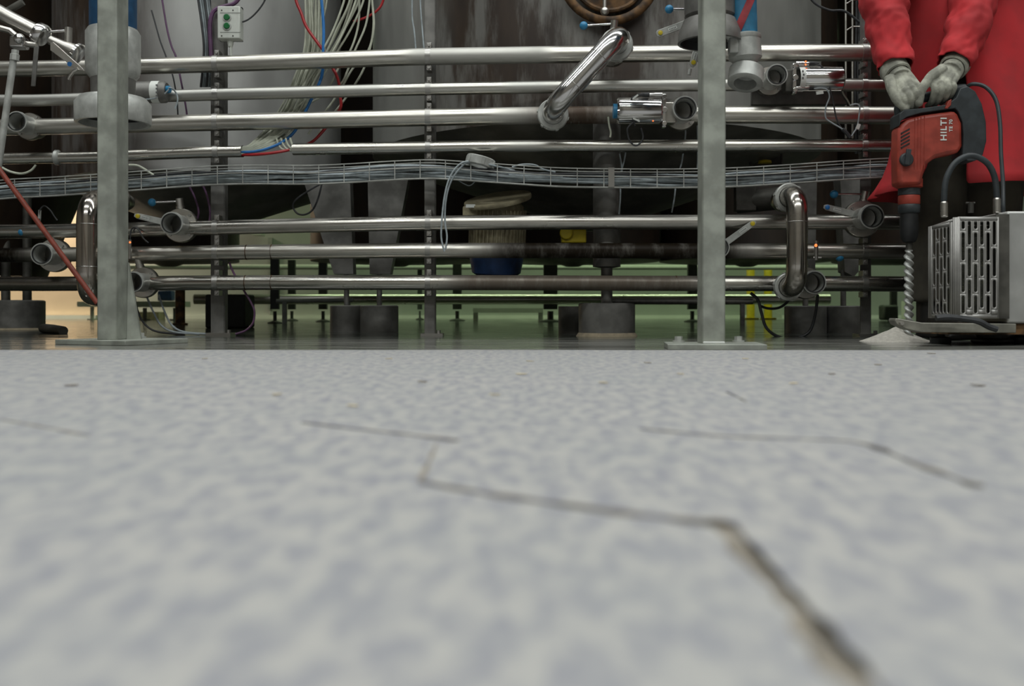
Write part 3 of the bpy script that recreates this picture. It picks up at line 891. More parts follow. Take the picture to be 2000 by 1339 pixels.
# ------------------------------------------------------------------ big posts with base plates
def post(x0, x1, d, sy, label, lean=0, plate=None, bolts=(), gusset=None, mat='galv'):
    xa, xb = (x0 - 1000) / F * d, (x1 - 1000) / F * d
    c = Vector(((xa + xb) / 2, d + sy / 2, 0))
    p_ = thing('steel_post', label, 'post', c)
    wd = xb - xa
    zt = 2.4
    g = Geo(); m = Matrix.Rotation(lean, 3, 'Y')
    g.box(c + Vector((lean * zt / 2, 0, zt / 2 + .012)), (wd, sy, zt), m)
    obj('box_section', g, M[mat], p_, .004)
    pc, ps, rz = plate
    g = Geo(); g.box((pc[0], pc[1], .007), (ps[0], ps[1], .014), Matrix.Rotation(rz, 3, 'Z')); obj('base_plate', g, M['galv'], p_, .0015)
    for bx, by in bolts:
        g = Geo(); g.cyl((bx, by, .014), (bx, by, .019), .016, 20); g.cyl((bx, by, .019), (bx, by, .030), .0105, 6); obj('anchor_bolt', g, M['white_metal'], p_)
    if gusset:
        g = Geo(); g.prism([Vector(q) for q in gusset[0]], gusset[1]); obj('gusset', g, M[mat], p_)
    return p_


pl = post(189, 228.5, 2.86, .088, 'greenish grey galvanised post standing at left in front of the rack', 0,
          (((240 - 1000) / F * 2.95, 2.95), (.27, .25), R(-24)), [(PX(268, 3.02), 3.05), (PX(165, 2.9), 3.10)],
          ([((229 - 1000) / F * 2.86 + .0, 2.93, .014), ((229 - 1000) / F * 2.86 + .034, 2.95, .014), ((229 - 1000) / F * 2.86 + .0, 2.94, .24)], (0, .012, 0)))
pr = post(1371, 1417, 2.56, .068, 'galvanised post standing right of centre on a bolted base plate', .0022,
          ((PX(1391, 2.6), 2.585), (.245, .20), R(-6)), [(PX(1323, 2.66), 2.64), (PX(1437, 2.68), 2.65)])
g = Geo(); g.box((PX(1394, 2.56), 2.557, .016), (.056, .008, .006)); obj('sealant_bead', g, M['weld'], pr, .002)

# ------------------------------------------------------------------ hose couplings
def hose_end(px, d, prof, label, mats, tilt=None):
    """prof: list of parts (name, material, [(half width px, y px), ...]) hanging along a vertical axis."""
    c = P(px, prof[-1][2][-1][1], d)
    h = thing('hose_coupling', label, 'hose coupling', c)
    for nm, m, pr_ in prof:
        g = Geo(); g.lathe([(PR(w_, d), P(px, y, d).z - c.z) for w_, y in pr_], c, (0, 0, 1), 40, True); obj(nm, g, M[m], h)
    return h


hose_end(221, 3.25, [
    ('hose', 'hose_navy', [(30, -150), (44, -150), (44, 66), (30, 66)]),
    ('sleeve', 'white_metal', [(36, 60), (46, 58), (51, 66), (51, 136), (49, 146), (40, 158), (30, 158)]),
    ('neck', 'dullsteel', [(36, 150), (42, 150), (40, 200), (34, 200)]),
    ('union_nut', 'white_metal', [(36, 190), (62, 192), (71, 203), (71, 238), (70, 242), (63, 242), (62, 206), (36, 200)]),
    ('bore_shade', 'black', [(20, 199), (61, 207), (62, 228), (61.5, 228), (60, 209), (20, 203)]),  # black insert standing in for the shade inside the hollow nut
], 'thick navy hose ending in a pale sleeve and wide ring nut behind the left post', None)
hose_end(1386, 3.2, [
    ('hose', 'hose_navy', [(28, -150), (40, -150), (40, -20), (28, -20)]),
    ('sleeve', 'dullsteel', [(36, -40), (49, -36), (49, 32), (44, 36), (44, 42), (36, 42)]),
    ('union_nut', 'dullsteel', [(36, 40), (50, 40), (61, 66), (62, 84), (57, 85), (54, 68), (36, 60)]),
    ('bore_shade', 'black', [(20, 60), (53, 69), (56, 84), (55.5, 84), (52, 70), (20, 63)]),  # shade of the open bore put in as a black insert
], 'grey hose coupling mostly hidden behind the right post', None)
# blue hose with a red band, right of the right post
d = 3.2
h = thing('hose_coupling', 'bright blue hose with red band and pale ring nut, right of the right post', 'hose coupling', P(1452, 140, d))
g = Geo(); g.tube([P(1449, -160, d), P(1450, 0, d), P(1452, 72, d)], PR(27, d), 32); hs = obj('hose', g, M['hose_blue'], h)
g = Geo(); pts_u = []
for i in range(13):  # slanting red band wrapped on the hose front
    y = -30 + i * 8.3; x = 1476 - i * 3.7
    rr = PR(27.4, d); xo = PR(x - 1450, d)
    pts_u.append((xo, y))
v_ = []; f_ = []
for xo, y in pts_u:
    for k in (-.013, .013):
        xx = max(min(xo + k, PR(27.3, d) * .998), -PR(27.3, d) * .998)
        zz = P(0, y, d).z; cx = P(1451, 0, d).x
        v_.append((cx + xx, d - math.sqrt(max(PR(27.5, d) ** 2 - xx * xx, 1e-8)) - .0025, zz)); 
for i in range(len(pts_u) - 1): f_.append((2 * i, 2 * i + 1, 2 * i + 3, 2 * i + 2))
g.add(v_, f_); obj('red_band', g, M['hose_red'], hs)
g = Geo(); c = P(1453, 68, d); g.lathe([(PR(28, d), 0), (PR(33, d), -.004), (PR(33, d), -.014), (PR(31, d), -.018), (PR(32, d), -.075), (PR(24, d), -.088), (PR(20, d), -.095)], c, (-.06, 0, 1), 36); obj('sleeve', g, M['white_metal'], h)
g = Geo(); g.sphere(P(1428, 62, d - .03), (.022, .022, .03)); g.box(P(1432, 90, d - .03), (.03, .03, .05)); obj('clamp_lug', g, M['white_metal'], h, .004)
ax = Vector((.20, .35, 1)).normalized(); c = P(1457, 148, d)
g = Geo(); g.lathe([(PR(22, d), -.030), (PR(31, d), -.030), (PR(34, d), -.026), (PR(34, d), .020), (PR(30, d), .026), (PR(14, d), .028), (PR(14, d), .012), (PR(22, d), .006)], c, ax, 40, True); obj('union_nut', g, M['white_metal'], h)
g = Geo(); g.cyl(P(1451, 100, d), c, PR(14, d), 20); obj('neck', g, M['dullsteel'], h)

# levers and knob peeking out left of the right post
g = Geo(); dv = 3.35
vv = thing('valve_handle', 'blue ball handle on a rod above the grey lever, left of the right post', 'valve handle', P(1330, 18, dv))
g = Geo(); g.cyl(P(1307, 18, dv), P(1345, 19, dv), .0045, 10); obj('rod', g, M['polish'], vv)
g = Geo(); g.sphere(P(1307, 18, dv), .0145, 20, 12); obj('ball_knob', g, M['ball'], vv)


def flat_lever(tip, base, hw, d, label, dot):
    t_, b_ = P(*tip, d), P(*base, d)
    dr = (t_ - b_).normalized(); nr = Vector((-dr.z, 0, dr.x))
    lv = thing('flat_lever', label, 'lever', (t_ + b_) / 2)
    g = Geo(); g.prism([b_ + nr * hw, t_ + nr * hw - dr * .008, t_ + nr * hw * .4, t_ - nr * hw * .4, t_ - nr * hw - dr * .008, b_ - nr * hw], (0, .007, 0)); obj('blade', g, M['white_metal'], lv, .001)
    g = Geo(); g.lathe([(.0075, 0), (.0075, .004), (0, .005)], t_ - dr * .014, (0, -1, 0), 18); obj('position_dot', g, M[dot], lv)
    m3 = Matrix((dr, Vector((0, 1, 0)), nr)).transposed(); md = (t_ + b_) / 2
    g = Geo(); g.box(md + Vector((0, -.0008, 0)), (.030, .0012, .010), m3); st = obj('sticker', g, M['label'], lv)
    g = Geo()
    for q in range(5): g.box(md + dr * (-.010 + .005 * q) + Vector((0, -.0016, 0)), (.0022, .0006, .0055), m3)
    obj('print', g, M['ink'], st)


flat_lever((1282, 67), (1345, 44), .012, 3.34, 'grey flat lever with yellow dot pointing left beneath the round hatch', 'yellow')
flat_lever((1352, 130), (1363, 92), .0115, 3.34, 'grey flat lever hanging down close against the right post', 'yellow')
g = Geo(); g.cyl(P(1348, 135, 3.34), P(1346, 146, 3.34), .006, 10); single('lever_pin', g, M['white_metal'], 'small pin below the lever hanging against the right post', 'pin')

# ------------------------------------------------------------------ push-button box
d = D(450) - .005
bx = thing('button_box', 'pale grey control box with two green push buttons above the topmost pipe', 'control box', P(450, 80, d))
g = Geo(); c = P(450, 47, d); g.box(c, (PR(44, d), .05, PR(63, d))); obj('housing', g, M['box'], bx, .004)
for y in (34, 51):
    p = P(443.5, y, d - .025)
    g = Geo(); g.ring(p, (0, 1, 0), PR(5.6, d), PR(8.2, d), .008, 24); bz = obj('button_bezel', g, M['white_metal'], bx)
    g = Geo(); g.lathe([(PR(6, d), 0), (PR(6, d), .007), (PR(5, d), .009), (0, .009)], p, (0, -1, 0), 24); obj('push_button', g, M['green'], bz)
g = Geo()
for y in (25, 63): g.box(P(450, y, d - .0255), (PR(40, d), .001, .0012))
obj('cover_seam', g, M['ink'], bx)
g = Geo()
for x_, y_ in ((433, 20), (455, 20), (433, 70), (455, 70)): g.cyl(P(x_, y_, d - .0245), P(x_, y_, d - .0262), .0028, 10)
obj('screws', g, M['darksteel'], bx)
g = Geo(); g.box(P(452, 48, d + .035), (PR(44, d), .02, PR(66, d))); obj('back_plate', g, M['black'], bx)
g = Geo(); g.tube([P(450, 78, d), P(450, 84, d), P(450, 91, d), P(451, 92, d), P(451, 112, d)], [.012, .012, .009, .0055, .0055], 12); obj('cable_gland', g, M['box'], bx)

# cables at the left support top
LG = 'grey cables running up beside the left rack support'
for i in range(8):
    x = 386 + i * 4.2
    cable('riser_cable', [(x - 8 + i, -60), (x + 1, 0), (x + 8 - i * .3, 50), (x + 12 - i, 100), (x + 6 - i * .5, 170)], D(400) + .055 + .008 * (i % 3), .0042, M['grey_cable'] if i % 3 else M['dark_cable'], 'grey cable climbing past the topmost pipe beside the left support' if i % 3 else 'dark cable climbing past the topmost pipe beside the left support', 'cable', LG)
cable('purple_cable', [(480, -30), (462, 3), (440, 12), (424, 17), (414, 28), (410, 55), (413, 110)], D(430) + .04, .0085, M['purple'], 'thick purple cable looping over behind the green-button box')
cable('purple_cable', [(312, -30), (320, 20), (327, 60), (335, 90), (344, 112), (352, 150), (364, 215), (366, 250)], D(330) + .09, .0038, M['purple'], 'thin purple cable hanging across the pale tank at left')
cable('thin_cable', [(296, 20), (303, 45), (313, 80), (325, 112), (338, 150), (346, 200), (348, 250)], D(330) + .09, .0030, M['dark_cable'], 'thin dark cable hanging left of the purple one on the pale tank')
cable('thin_cable', [(525, -20), (515, 5), (500, 25), (485, 38), (473, 43)], D(480), .0034, M['dark_cable'], 'thin grey cable leaving the right side of the green-button box')
cable('purple_cable', [(390, 352), (402, 375), (410, 410), (408, 440)], D(400) + .03, .004, M['purple'], 'purple cable dangling under the tray beside the left support')
cable('purple_cable', [(368, 360), (380, 385), (388, 415), (380, 440)], D(400) + .04, .004, M['purple'], 'purple cable dangling right of the yellow-tipped valve')
cable('purple_cable', [(448, 512), (455, 530), (475, 565), (490, 590), (497, 608), (494, 630), (480, 645), (460, 652)], D(470) + .02, .004, M['purple'], 'grey purple cable curling down to the floor by the left support')

# cable ladder at right
d = D(1670) + .2
cl = thing('cable_ladder', 'upright wire cable ladder beside the person in red', 'cable ladder', P(1668, 100, d))
for x in (1652, 1665):
    g = Geo(); g.tube([P(x, -120, d), P(x, 270, d)], .004, 8); obj('side_rail', g, M['steel'], cl)
for y in (0, 52, 102):
    g = Geo(); g.tube([P(1652, y + 8, d), P(1665, y, d), P(1692, y, d)], .003, 8); obj('rung', g, M['steel'], cl)
for i in range(4):
    cable('ladder_cable', [(1672 + i * 5, -80), (1673 + i * 5, 40), (1670 + i * 5, 150), (1672 + i * 5, 300)], d + .02, .0045, M['dark_cable'], 'dark cable running down the upright ladder beside the red sleeve', 'cable', 'cables on the upright ladder')
cable('loose_cable', [(1575, -20), (1590, 5), (1620, 20), (1650, 22), (1680, 45)], d - .05, .005, M['dark_cable'], 'dark cable sagging at the top toward the upright ladder')

# thin vertical wires around the middle support top
for i, (x, y0) in enumerate([(805, 30), (821, 5)]):
    cable('sensor_wire', [(x, -40), (x, y0), (x + 4, 60), (x + 7, 95)], D(810) + .05, .003, M['grey_cable'], ['pale wire with a cream plug, left of the middle support top', 'pale straight wire just left of the middle support top'][i])
WG = [(1210, 300, 1215, 335), (1222, 298, 1213, 335), (1334, 300, 1328, 330), (1320, 360, 1312, 415), (1212, 360, 1209, 418), (1338, 245, 1338, 272), (1362, 245, 1362, 330)]
for i, (a, b, c_, e) in enumerate(WG):
    cable('thin_wire', [(a, b), ((a + c_) / 2 + 1, (b + e) / 2), (c_, e)], D(1250) + .045, .0030, M['grey_cable'], 'thin pale wire hanging between the pipes left of the right post', 'wire', 'thin wires left of the right post')

# ------------------------------------------------------------------ fittings at the upper left
d = 3.5
ft = thing('sample_fitting', 'cluster of shiny pipe fittings at the upper left edge', 'pipe fitting', P(60, 70, d))
g = Geo(); g.tube([P(-40, 2, d), P(20, 36, d), P(75, 64, d)], .026, 24); obj('tube', g, M['steel'], ft)
g = Geo(); ax = (P(150, 108, d) - P(75, 64, d)).normalized(); g.lathe([(.026, -.012), (.038, -.008), (.040, .0), (.040, .018), (.036, .024), (.026, .026)], P(76, 65, d), ax, 32); obj('union_nut', g, M['polish'], ft)
g = Geo(); g.tube([P(98, 78, d), P(125, 92, d), P(142, 101, d), P(150, 106, d)], [.016, .022, .030, .034], 28); obj('reducer', g, M['steel'], ft)
g = Geo(); g.lathe([(.034, 0), (.040, .004), (.040, .014), (.030, .018)], P(146, 103, d), ax, 32); obj('flange', g, M['polish'], ft)
g = Geo(); g.cyl(P(133, 86, d), P(134, 54, d), .0125, 16); st = obj('stem', g, M['steel'], ft)
g = Geo(); g.cyl(P(96, 62, d), P(130, 60, d), .0045, 10); obj('handle_rod', g, M['polish'], st)
g = Geo(); g.tube([P(-10, 52, d - .02), P(20, 60, d - .02), P(50, 86, d - .02), P(72, 88, d - .02)], .011, 14); obj('side_tube', g, M['steel'], ft)
g = Geo(); g.tube([P(-20, 42, d + .02), P(10, 24, d + .02), P(45, 4, d + .02)], .012, 14); obj('side_tube', g, M['darksteel'], ft)
g = Geo(); g.box(P(38, 84, d - .02), (.05, .05, .04)); g.sphere(P(38, 76, d - .04), .02); obj('valve_body', g, M['polish'], ft, .006)
d = 3.44
fl = thing('flat_lever', 'grey flat lever slanting down right below the upper left fittings', 'lever', P(130, 112, d))
g = Geo(); g.prism([P(98, 84, d), P(104, 82, d), P(160, 132, d), P(164, 138, d), P(150, 136, d), P(98, 98, d)], (0, .008, 0)); obj('blade', g, M['steel'], fl, .001)
g = Geo(); g.cyl(P(136, 125, d - .003), P(136, 125, d + .002), .008, 14); obj('position_dot', g, M['blue_hose'], fl)
g = Geo(); g.tube([P(153, 134, d), P(143, 140, d), P(136, 150, d), P(134, 156, d)], .006, 10); obj('hook', g, M['steel'], fl)
for i, (x0, y0, x1, y1) in enumerate([(70, 92, 64, 186)]):
    g = Geo(); g.prism([P(66, 92, d), P(75, 90, d), P(68, 168, d), P(60, 168, d)], (0, .006, 0)); single('hanging_bar', g, M['dullsteel'], 'narrow flat bar hanging beneath the upper left fittings', 'bar', bevel=.001)
d = 3.35
pole = thing('lance_pole', 'pale metal pole slanting down at the left picture edge', 'pole', P(15, 200, d))
g = Geo(); g.cyl(P(-4, 330, d), P(27, 112, d), PR(6.5, d), 16); obj('shaft', g, M['white_metal'], pole)
g = Geo(); g.lathe([(PR(9, d), 0), (PR(9, d), .02), (PR(7, d), .022), (PR(7, d), .035)], P(28, 118, d), (.1, 0, 1), 8); obj('hex_nut', g, M['white_metal'], pole)
g = Geo(); g.cyl(P(-30, 292, 3.3), P(190, 592, 3.3), PR(5, 3.3), 14); single('red_rod', g, M['red_rod'], 'rust-red rod leaning diagonally at left behind the post', 'rod')
cable('sensor_lead', [(77, 434), (77, 418), (79, 408), (87, 402), (98, 410), (106, 422), (112, 430)], D(90) - .05, .003, M['dark_cable'], 'dark sensor lead arching above the valve left of the red rod')
g = Geo(); g.tube([P(76, 436, D(76) - .05), P(77, 426, D(76) - .05), P(78, 410, D(76) - .05)], [.004, .0065, .0055], 12); single('sensor_plug', g, M['white_metal'], 'small pale sensor plug above the valve left of the red rod', 'plug')
cable('drooping_cable', [(4, 327), (20, 335), (42, 339), (60, 333), (70, 322)], D(40) - .02, .0045, M['white_hose'], 'pale cable drooping under the thin conduit at far left')
cable('drooping_cable', [(252, 322), (268, 323), (282, 330), (300, 342)], D(270) - .04, .0045, M['white_hose'], 'pale cable bending into the tray right of the left post')
cable('sensor_lead', [(254, 470), (256, 450), (263, 444), (272, 450), (280, 465), (290, 474)], D(260) - .04, .003, M['dark_cable'], 'black sensor lead arching above the half-hidden valve')
sn = thing('proximity_sensor', 'small upright sensor with a red light right of the left post', 'sensor', P(253, 490, D(253) - .06))
g = Geo(); g.cyl(P(253, 505, D(253) - .06), P(254, 468, D(253) - .06), .0075, 14); obj('barrel', g, M['polish'], sn)
g = Geo(); g.sphere(P(254, 473, D(253) - .068), .004, 10, 6); obj('indicator_light', g, M['led'], sn)
sn = thing('proximity_sensor', 'small upright sensor with a red light right of the upright bent pipe', 'sensor', P(1593, 490, D(1593) - .07))
g = Geo(); g.cyl(P(1594, 508, D(1593) - .07), P(1594, 470, D(1593) - .07), .0075, 14); g.cyl(P(1588, 503, D(1593) - .07), P(1604, 503, D(1593) - .07), .004, 8); obj('barrel', g, M['bracket'], sn)
g = Geo(); g.sphere(P(1593.5, 479, D(1593) - .08), .0055, 10, 6); obj('indicator_light', g, M['led'], sn)
# left actuator tube behind the left post
d = D(280) - .05
al = thing('pneumatic_cylinder', 'short steel cylinder with a white tag poking out right of the left post', 'pneumatic cylinder', P(280, 180, d))
g = Geo(); rr = PR(21, d); a = P(235, 180, d); L = PR(92, d); g.lathe([(0, 0), (rr, 0), (rr, L - .008), (rr - .006, L), (0, L)], a, (1, 0, 0), 36); obj('barrel', g, M['dullsteel'], al)
g = Geo(); g.ring(P(306, 180, d), (1, 0, 0), rr, rr + .001, .03, 36); tg = obj('label_band', g, M['label'], al)
g = Geo()
for q in range(4): g.box(P(306, 166 + 7 * q, d - rr - .0012), (.008, .0008, .006))
obj('print', g, M['ink'], tg)
g = Geo(); g.lathe([(.014, 0), (.014, .014), (.006, .018)], P(325, 175, d - .01), (.9, -.3, 0), 16); obj('end_cap', g, M['ball'], al)
cable('thin_cable', [(328, 172, d - .02), (335, 172, d - .02), (344, 182), (347, 196), (342, 212)], d, .003, M['grey_cable'], 'thin pale cable leaving the end of the tagged cylinder')
cable('thin_cable', [(330, 174, d - .03), (320, 184, d - .03), (300, 192, d - .03), (275, 195, d - .03)], d, .003, M['grey_cable'], 'thin blue-grey cable running back under the tagged cylinder')

# ------------------------------------------------------------------ motor under the brown tank and other things below
d = 4.35
mo = thing('electric_motor', 'cream finned electric motor with a blue cowl hanging under the brown tank', 'motor', P(965, 440, d))
ax = Vector((.16, .30, -1)).normalized(); c = P(972, 388, d)
g = Geo(); g.lathe([(0, -.004), (PR(66, d), -.004), (PR(67, d), .004), (PR(66, d), .014), (0, .014)], c, ax, 48); obj('mounting_flange', g, M['cream_paint'], mo)
ax2 = Vector((-.03, .12, -1)).normalized(); c2 = c + ax * .014
g = Geo(); g.lathe([(PR(44, d), 0), (PR(50, d), .02), (PR(50, d), .20), (PR(44, d), .21)], c2, ax2, 40); bd = obj('motor_body', g, M['cream_paint'], mo)
u = ax2.orthogonal().normalized(); w_ = ax2.cross(u)
g = Geo()
for i in range(40):
    a = 2 * math.pi * i / 40; dr = u * math.cos(a) + w_ * math.sin(a)
    g.box(c2 + ax2 * .115 + dr * PR(53, d), (.014, .004, .16), Matrix((dr, ax2.cross(dr), ax2)).transposed())
obj('cooling_fins', g, M['cream_paint'], bd)
g = Geo(); g.lathe([(PR(52, d), .21), (PR(53, d), .25), (PR(48, d), .31), (PR(34, d), .33), (0, .335)], c2, ax2, 40); obj('fan_cowl', g, M['blue_dark'], mo)
g = Geo(); g.box(c2 + ax2 * .07 + Vector((-.115, -.03, 0)), (.07, .10, .09)); obj('terminal_box', g, M['cream_paint'], mo, .008)
g = Geo(); g.box(P(919, 402, d - .10), (.04, .002, .014)); obj('rating_plate', g, M['label'], mo)
d = 4.6
g = Geo(); g.box(P(1120, 462, d), (PR(48, d), .08, PR(26, d))); g.cyl(P(1106, 455, d - .03), P(1106, 455, d - .055), .03, 20); single('yellow_valve_box', g, M['yellow'], 'yellow valve box under the brown tank beside the cream motor', 'valve box', bevel=.006)
d = 4.5
cx = thing('instrument_frame', 'dark instrument frame with a yellow cap above the tray, right of the right post', 'instrument', P(1497, 310, d))
g = Geo()
for a, b in (((1466, 298), (1527, 298)), ((1466, 298), (1466, 322)), ((1527, 298), (1527, 322)), ((1466, 322), (1527, 322))): g.tube([P(*a, d), P(*b, d)], .006, 6)
g.box(P(1497, 309, d + .05), (PR(56, d), .04, PR(22, d))); obj('frame', g, M['darksteel'], cx)
g = Geo(); g.lathe([(.03, 0), (.028, .012), (.012, .016), (0, .016)], P(1494, 319, d - .02), (0, 0, 1), 24); obj('cap', g, M['yellow'], cx)
g = Geo(); g.box(P(1455, 385, 4.3), (PR(40, 4.3), .05, PR(55, 4.3))); single('junction_box', g, M['darksteel'], 'grey junction box between the right post and the upright bent pipe', 'box', bevel=.004)
g = Geo(); g.tube([P(1440, 395, 4.35), P(1545, 385, 4.25)], PR(22, 4.3), 24); single('suction_pipe', g, M['darksteel'], 'dark pipe stub behind the top of the upright bent pipe', 'pipe')
g = Geo(); g.box(P(1560, 190, D(1560) + .05), (PR(185, 3.75), .03, PR(32, 3.75))); single('mounting_channel', g, M['dullsteel'], 'flat grey channel behind the upper right pneumatic valve', 'channel', bevel=.003)
cable('floor_cable', [(1466, 572), (1480, 585), (1487, 610), (1497, 640), (1520, 657), (1550, 661), (1580, 648), (1592, 615), (1597, 575)], 3.75, .0058, M['dark_cable'], 'dark cable drooping in a wide loop to the floor right of the right post')
cable('floor_cable', [(1482, 596), (1500, 602), (1520, 601), (1535, 592), (1548, 575)], 3.82, .005, M['dark_cable'], 'short dark cable sagging just above the wide loop')
for i, (a, b, c_) in enumerate([(262, 270, 300), (285, 300, 330), (310, 322, 350)]):
    cable('floor_cable', [(a, 575), (b, 610), ((b + c_) / 2, 635), (c_ + 10, 648), (c_ + 60, 652)], 3.95, .004, M['grey_cable'] if i else M['dark_cable'], f'{["dark", "pale", "pale"][i]} cable trailing to the wet floor right of the left post, {["first", "second", "third"][i]} of three', 'cable', 'cables trailing onto the wet floor')

# ------------------------------------------------------------------ far side of the hall, seen under the tanks
def far_leg(px, base_y, wpx, top_y, label, grp='adjustable machine legs at the far side', m='fardark'):
    c = floor_pt(px, base_y); d = c.y
    o = thing('machine_leg', label, 'machine leg', c, grp)
    zt = H + (HY - top_y) / F * d; wd = PR(wpx, d)
    g = Geo(); g.box((c.x, d, (zt + .07) / 2 + .035), (wd, wd * .7, zt - .07)); obj('box_section', g, M[m], o)
    g = Geo(); g.cyl((c.x, d, .0), (c.x, d, .09), wd * .22, 12); g.lathe([(wd * .9, 0), (wd * .9, .006), (wd * .25, .02)], c, seg=24); obj('levelling_foot', g, M[m], o)


for px, by, wp, ty, lab in [(893, 626, 17, 520, 'dark levelling leg on the far side, right of the middle support'), (1075, 628, 27, 500, 'thick dark levelling leg far under the brown tank'), (1352, 628, 18, 520, 'dark levelling leg far behind, just left of the right post'), (537, 631, 16, 515, 'dark levelling leg far behind left of the twin feet'), (631, 628, 16, 515, 'dark levelling leg far behind touching the twin feet'), (570, 626, 14, 515, 'dark leg far behind between two levelling legs'), (820, 624, 9, 530, 'thin dark leg far behind at the middle support'), (1745, 626, 12, 575, 'dark leg far behind the dust heap')]:
    far_leg(px, by, wp, ty, lab)
far_leg(528, 622, 8, 470, 'pale thin post far behind left of the twin feet', 'pale thin posts at the far side', 'fargrey')
far_leg(137, 621, 7, 560, 'pale post before the cream wall at left', 'pale thin posts at the far side', 'farwhite')
d = 8.3
g = Geo(); g.tube([P(380, 584, d), P(1620, 584, d)], PR(10, d), 24); single('floor_beam_pipe', g, M['steel'], 'long horizontal pipe catching green light far below the tanks', 'pipe')
d = 7.2
g = Geo(); g.tube([P(1180, 589, d), P(1470, 589, d)], PR(5.5, d), 16); [g.box(((x - 1000) / F * d, d, .085), (.03, .03, .17)) for x in (1200, 1450)]; single('low_rail', g, M['darksteel'], 'dark low rail far behind the wide round foot', 'rail')
g = Geo(); g.tube([P(540, 588, d), P(690, 586, d)], PR(4, d), 16); [g.box(((x - 1000) / F * d, d, .08), (.03, .03, .16)) for x in (556, 680)]; single('low_rail', g, M['fargrey'], 'pale low rail far behind left of the twin feet', 'rail')
d = 10.2
g = Geo(); g.tube([P(250, 521, d), P(1640, 522, d)], PR(5, d), 14); single('wall_pipe', g, M['farwhite'], 'pale pipe running along the far wall between the lowest two pipes', 'pipe')
d = 9.3
bn = thing('low_bench', 'low white bench frame standing far off under the brown tank', 'bench', P(992, 624, d))
g = Geo(); g.box(P(992, 606, d), (PR(136, d), .08, PR(9, d))); obj('top_bar', g, M['farwhite'], bn)
for x in (929, 1056):
    p = P(x, 612, d); z0 = 0
    g = Geo(); g.box((p.x, d, .055), (PR(9, d), .06, .11)); obj('leg', g, M['farwhite'], bn)
d = 10.6
for i, x in enumerate((1466, 1500)):
    yp = thing('bollard', ['yellow bollard far off, nearer the right post', 'yellow bollard far off, nearer the upright bent pipe'][i], 'bollard', ((x - 1000) / F * d, d, 0), 'yellow bollards')
    g = Geo(); c = Vector(((x - 1000) / F * d, d, 0)); g.lathe([(PR(8, d), 0), (PR(8, d), .58), (PR(5, d), .62), (0, .63)], c, seg=24); obj('post', g, M['yellow'], yp)
    g = Geo(); g.box(c + Vector((0, 0, .008)), (PR(26, d), .14, .016)); obj('base_plate', g, M['yellow'], yp)
g = Geo(); g.box(P(1495, 598, 10.9), (PR(60, 10.9), .1, .26)); single('wall_panel', g, M['farwhite'], 'white panel on the far wall behind the yellow bollards', 'panel')
d = 9.6
tbn = thing('conveyor_stand', 'pale conveyor stand far off right of the left post', 'conveyor', P(300, 620, d))
g = Geo(); g.box(P(300, 594, d), (PR(125, d), .3, PR(11, d))); obj('bed', g, M['fargrey'], tbn)
for x in (283, 342):
    p = P(x, 600, d); g = Geo(); g.box((p.x, d, .06), (.03, .03, .12)); g.cyl((p.x, d, 0), (p.x, d, .012), .05, 16); obj('leg', g, M['fargrey'], tbn)
g = Geo(); g.box(P(290, 618, 10.4), (.28, .2, .10)); g.v = [Vector((v.x, v.y, max(v.z, 0))) for v in g.v]; single('crate', g, M['cream_paint'], 'low tan crate far off beneath the conveyor stand', 'crate')
g = Geo(); g.box(P(325, 577, 9.6), (.14, .1, .10)); single('motor_block', g, M['blue_dark'], 'dark blue gearbox on the far conveyor stand', 'gearbox', bevel=.01)
g = Geo(); g.box(P(184, 594, 10.2), (PR(42, 10.2), .3, PR(10, 10.2))); 
p = P(180, 600, 10.2); g.cyl((p.x, p.y, 0), (p.x, p.y, .13), .02, 10); g.cyl((p.x, p.y, 0), (p.x, p.y, .01), .05, 16); single('side_table', g, M['farwhite'], 'pale small stand before the cream wall left of the post', 'stand')
g = Geo(); g.box(P(505, 440, 11.2), (PR(18, 11.2), .2, PR(40, 11.2))); single('wall_cabinet', g, M['farwhite'], 'bright wall cabinet seen under the pale tank cone', 'cabinet')
g = Geo(); g.box(P(450, 610, 5.6), (.22, .22, .20)); g.v = [Vector((v.x, v.y, max(v.z, 0))) for v in g.v]; single('pump_block', g, M['fardark'], 'dark pump block on the floor behind the left support', 'pump', bevel=.01)
g = Geo(); c = floor_pt(352, 634); g.lathe([(.05, 0), (.05, .01), (.032, .014), (.032, .25)], c, seg=24); single('drain_stub', g, M['rusty'], 'brown standing drain stub behind the left support', 'drain pipe')
g = Geo(); g.box(P(1795, 605, 9.5), (.30, .1, .17)); g.v = [Vector((v.x, v.y, max(v.z, 0))) for v in g.v]; single('tile_panel', g, M['farwhite'], 'white tiled panel far behind the drill bit', 'panel')
g = Geo(); g.box(P(1735, 610, 9.2), (.14, .14, .14)); g.v = [Vector((v.x, v.y, max(v.z, 0))) for v in g.v]; single('far_motor', g, M['fardark'], 'dark motor far behind the dust heap', 'motor', bevel=.02)

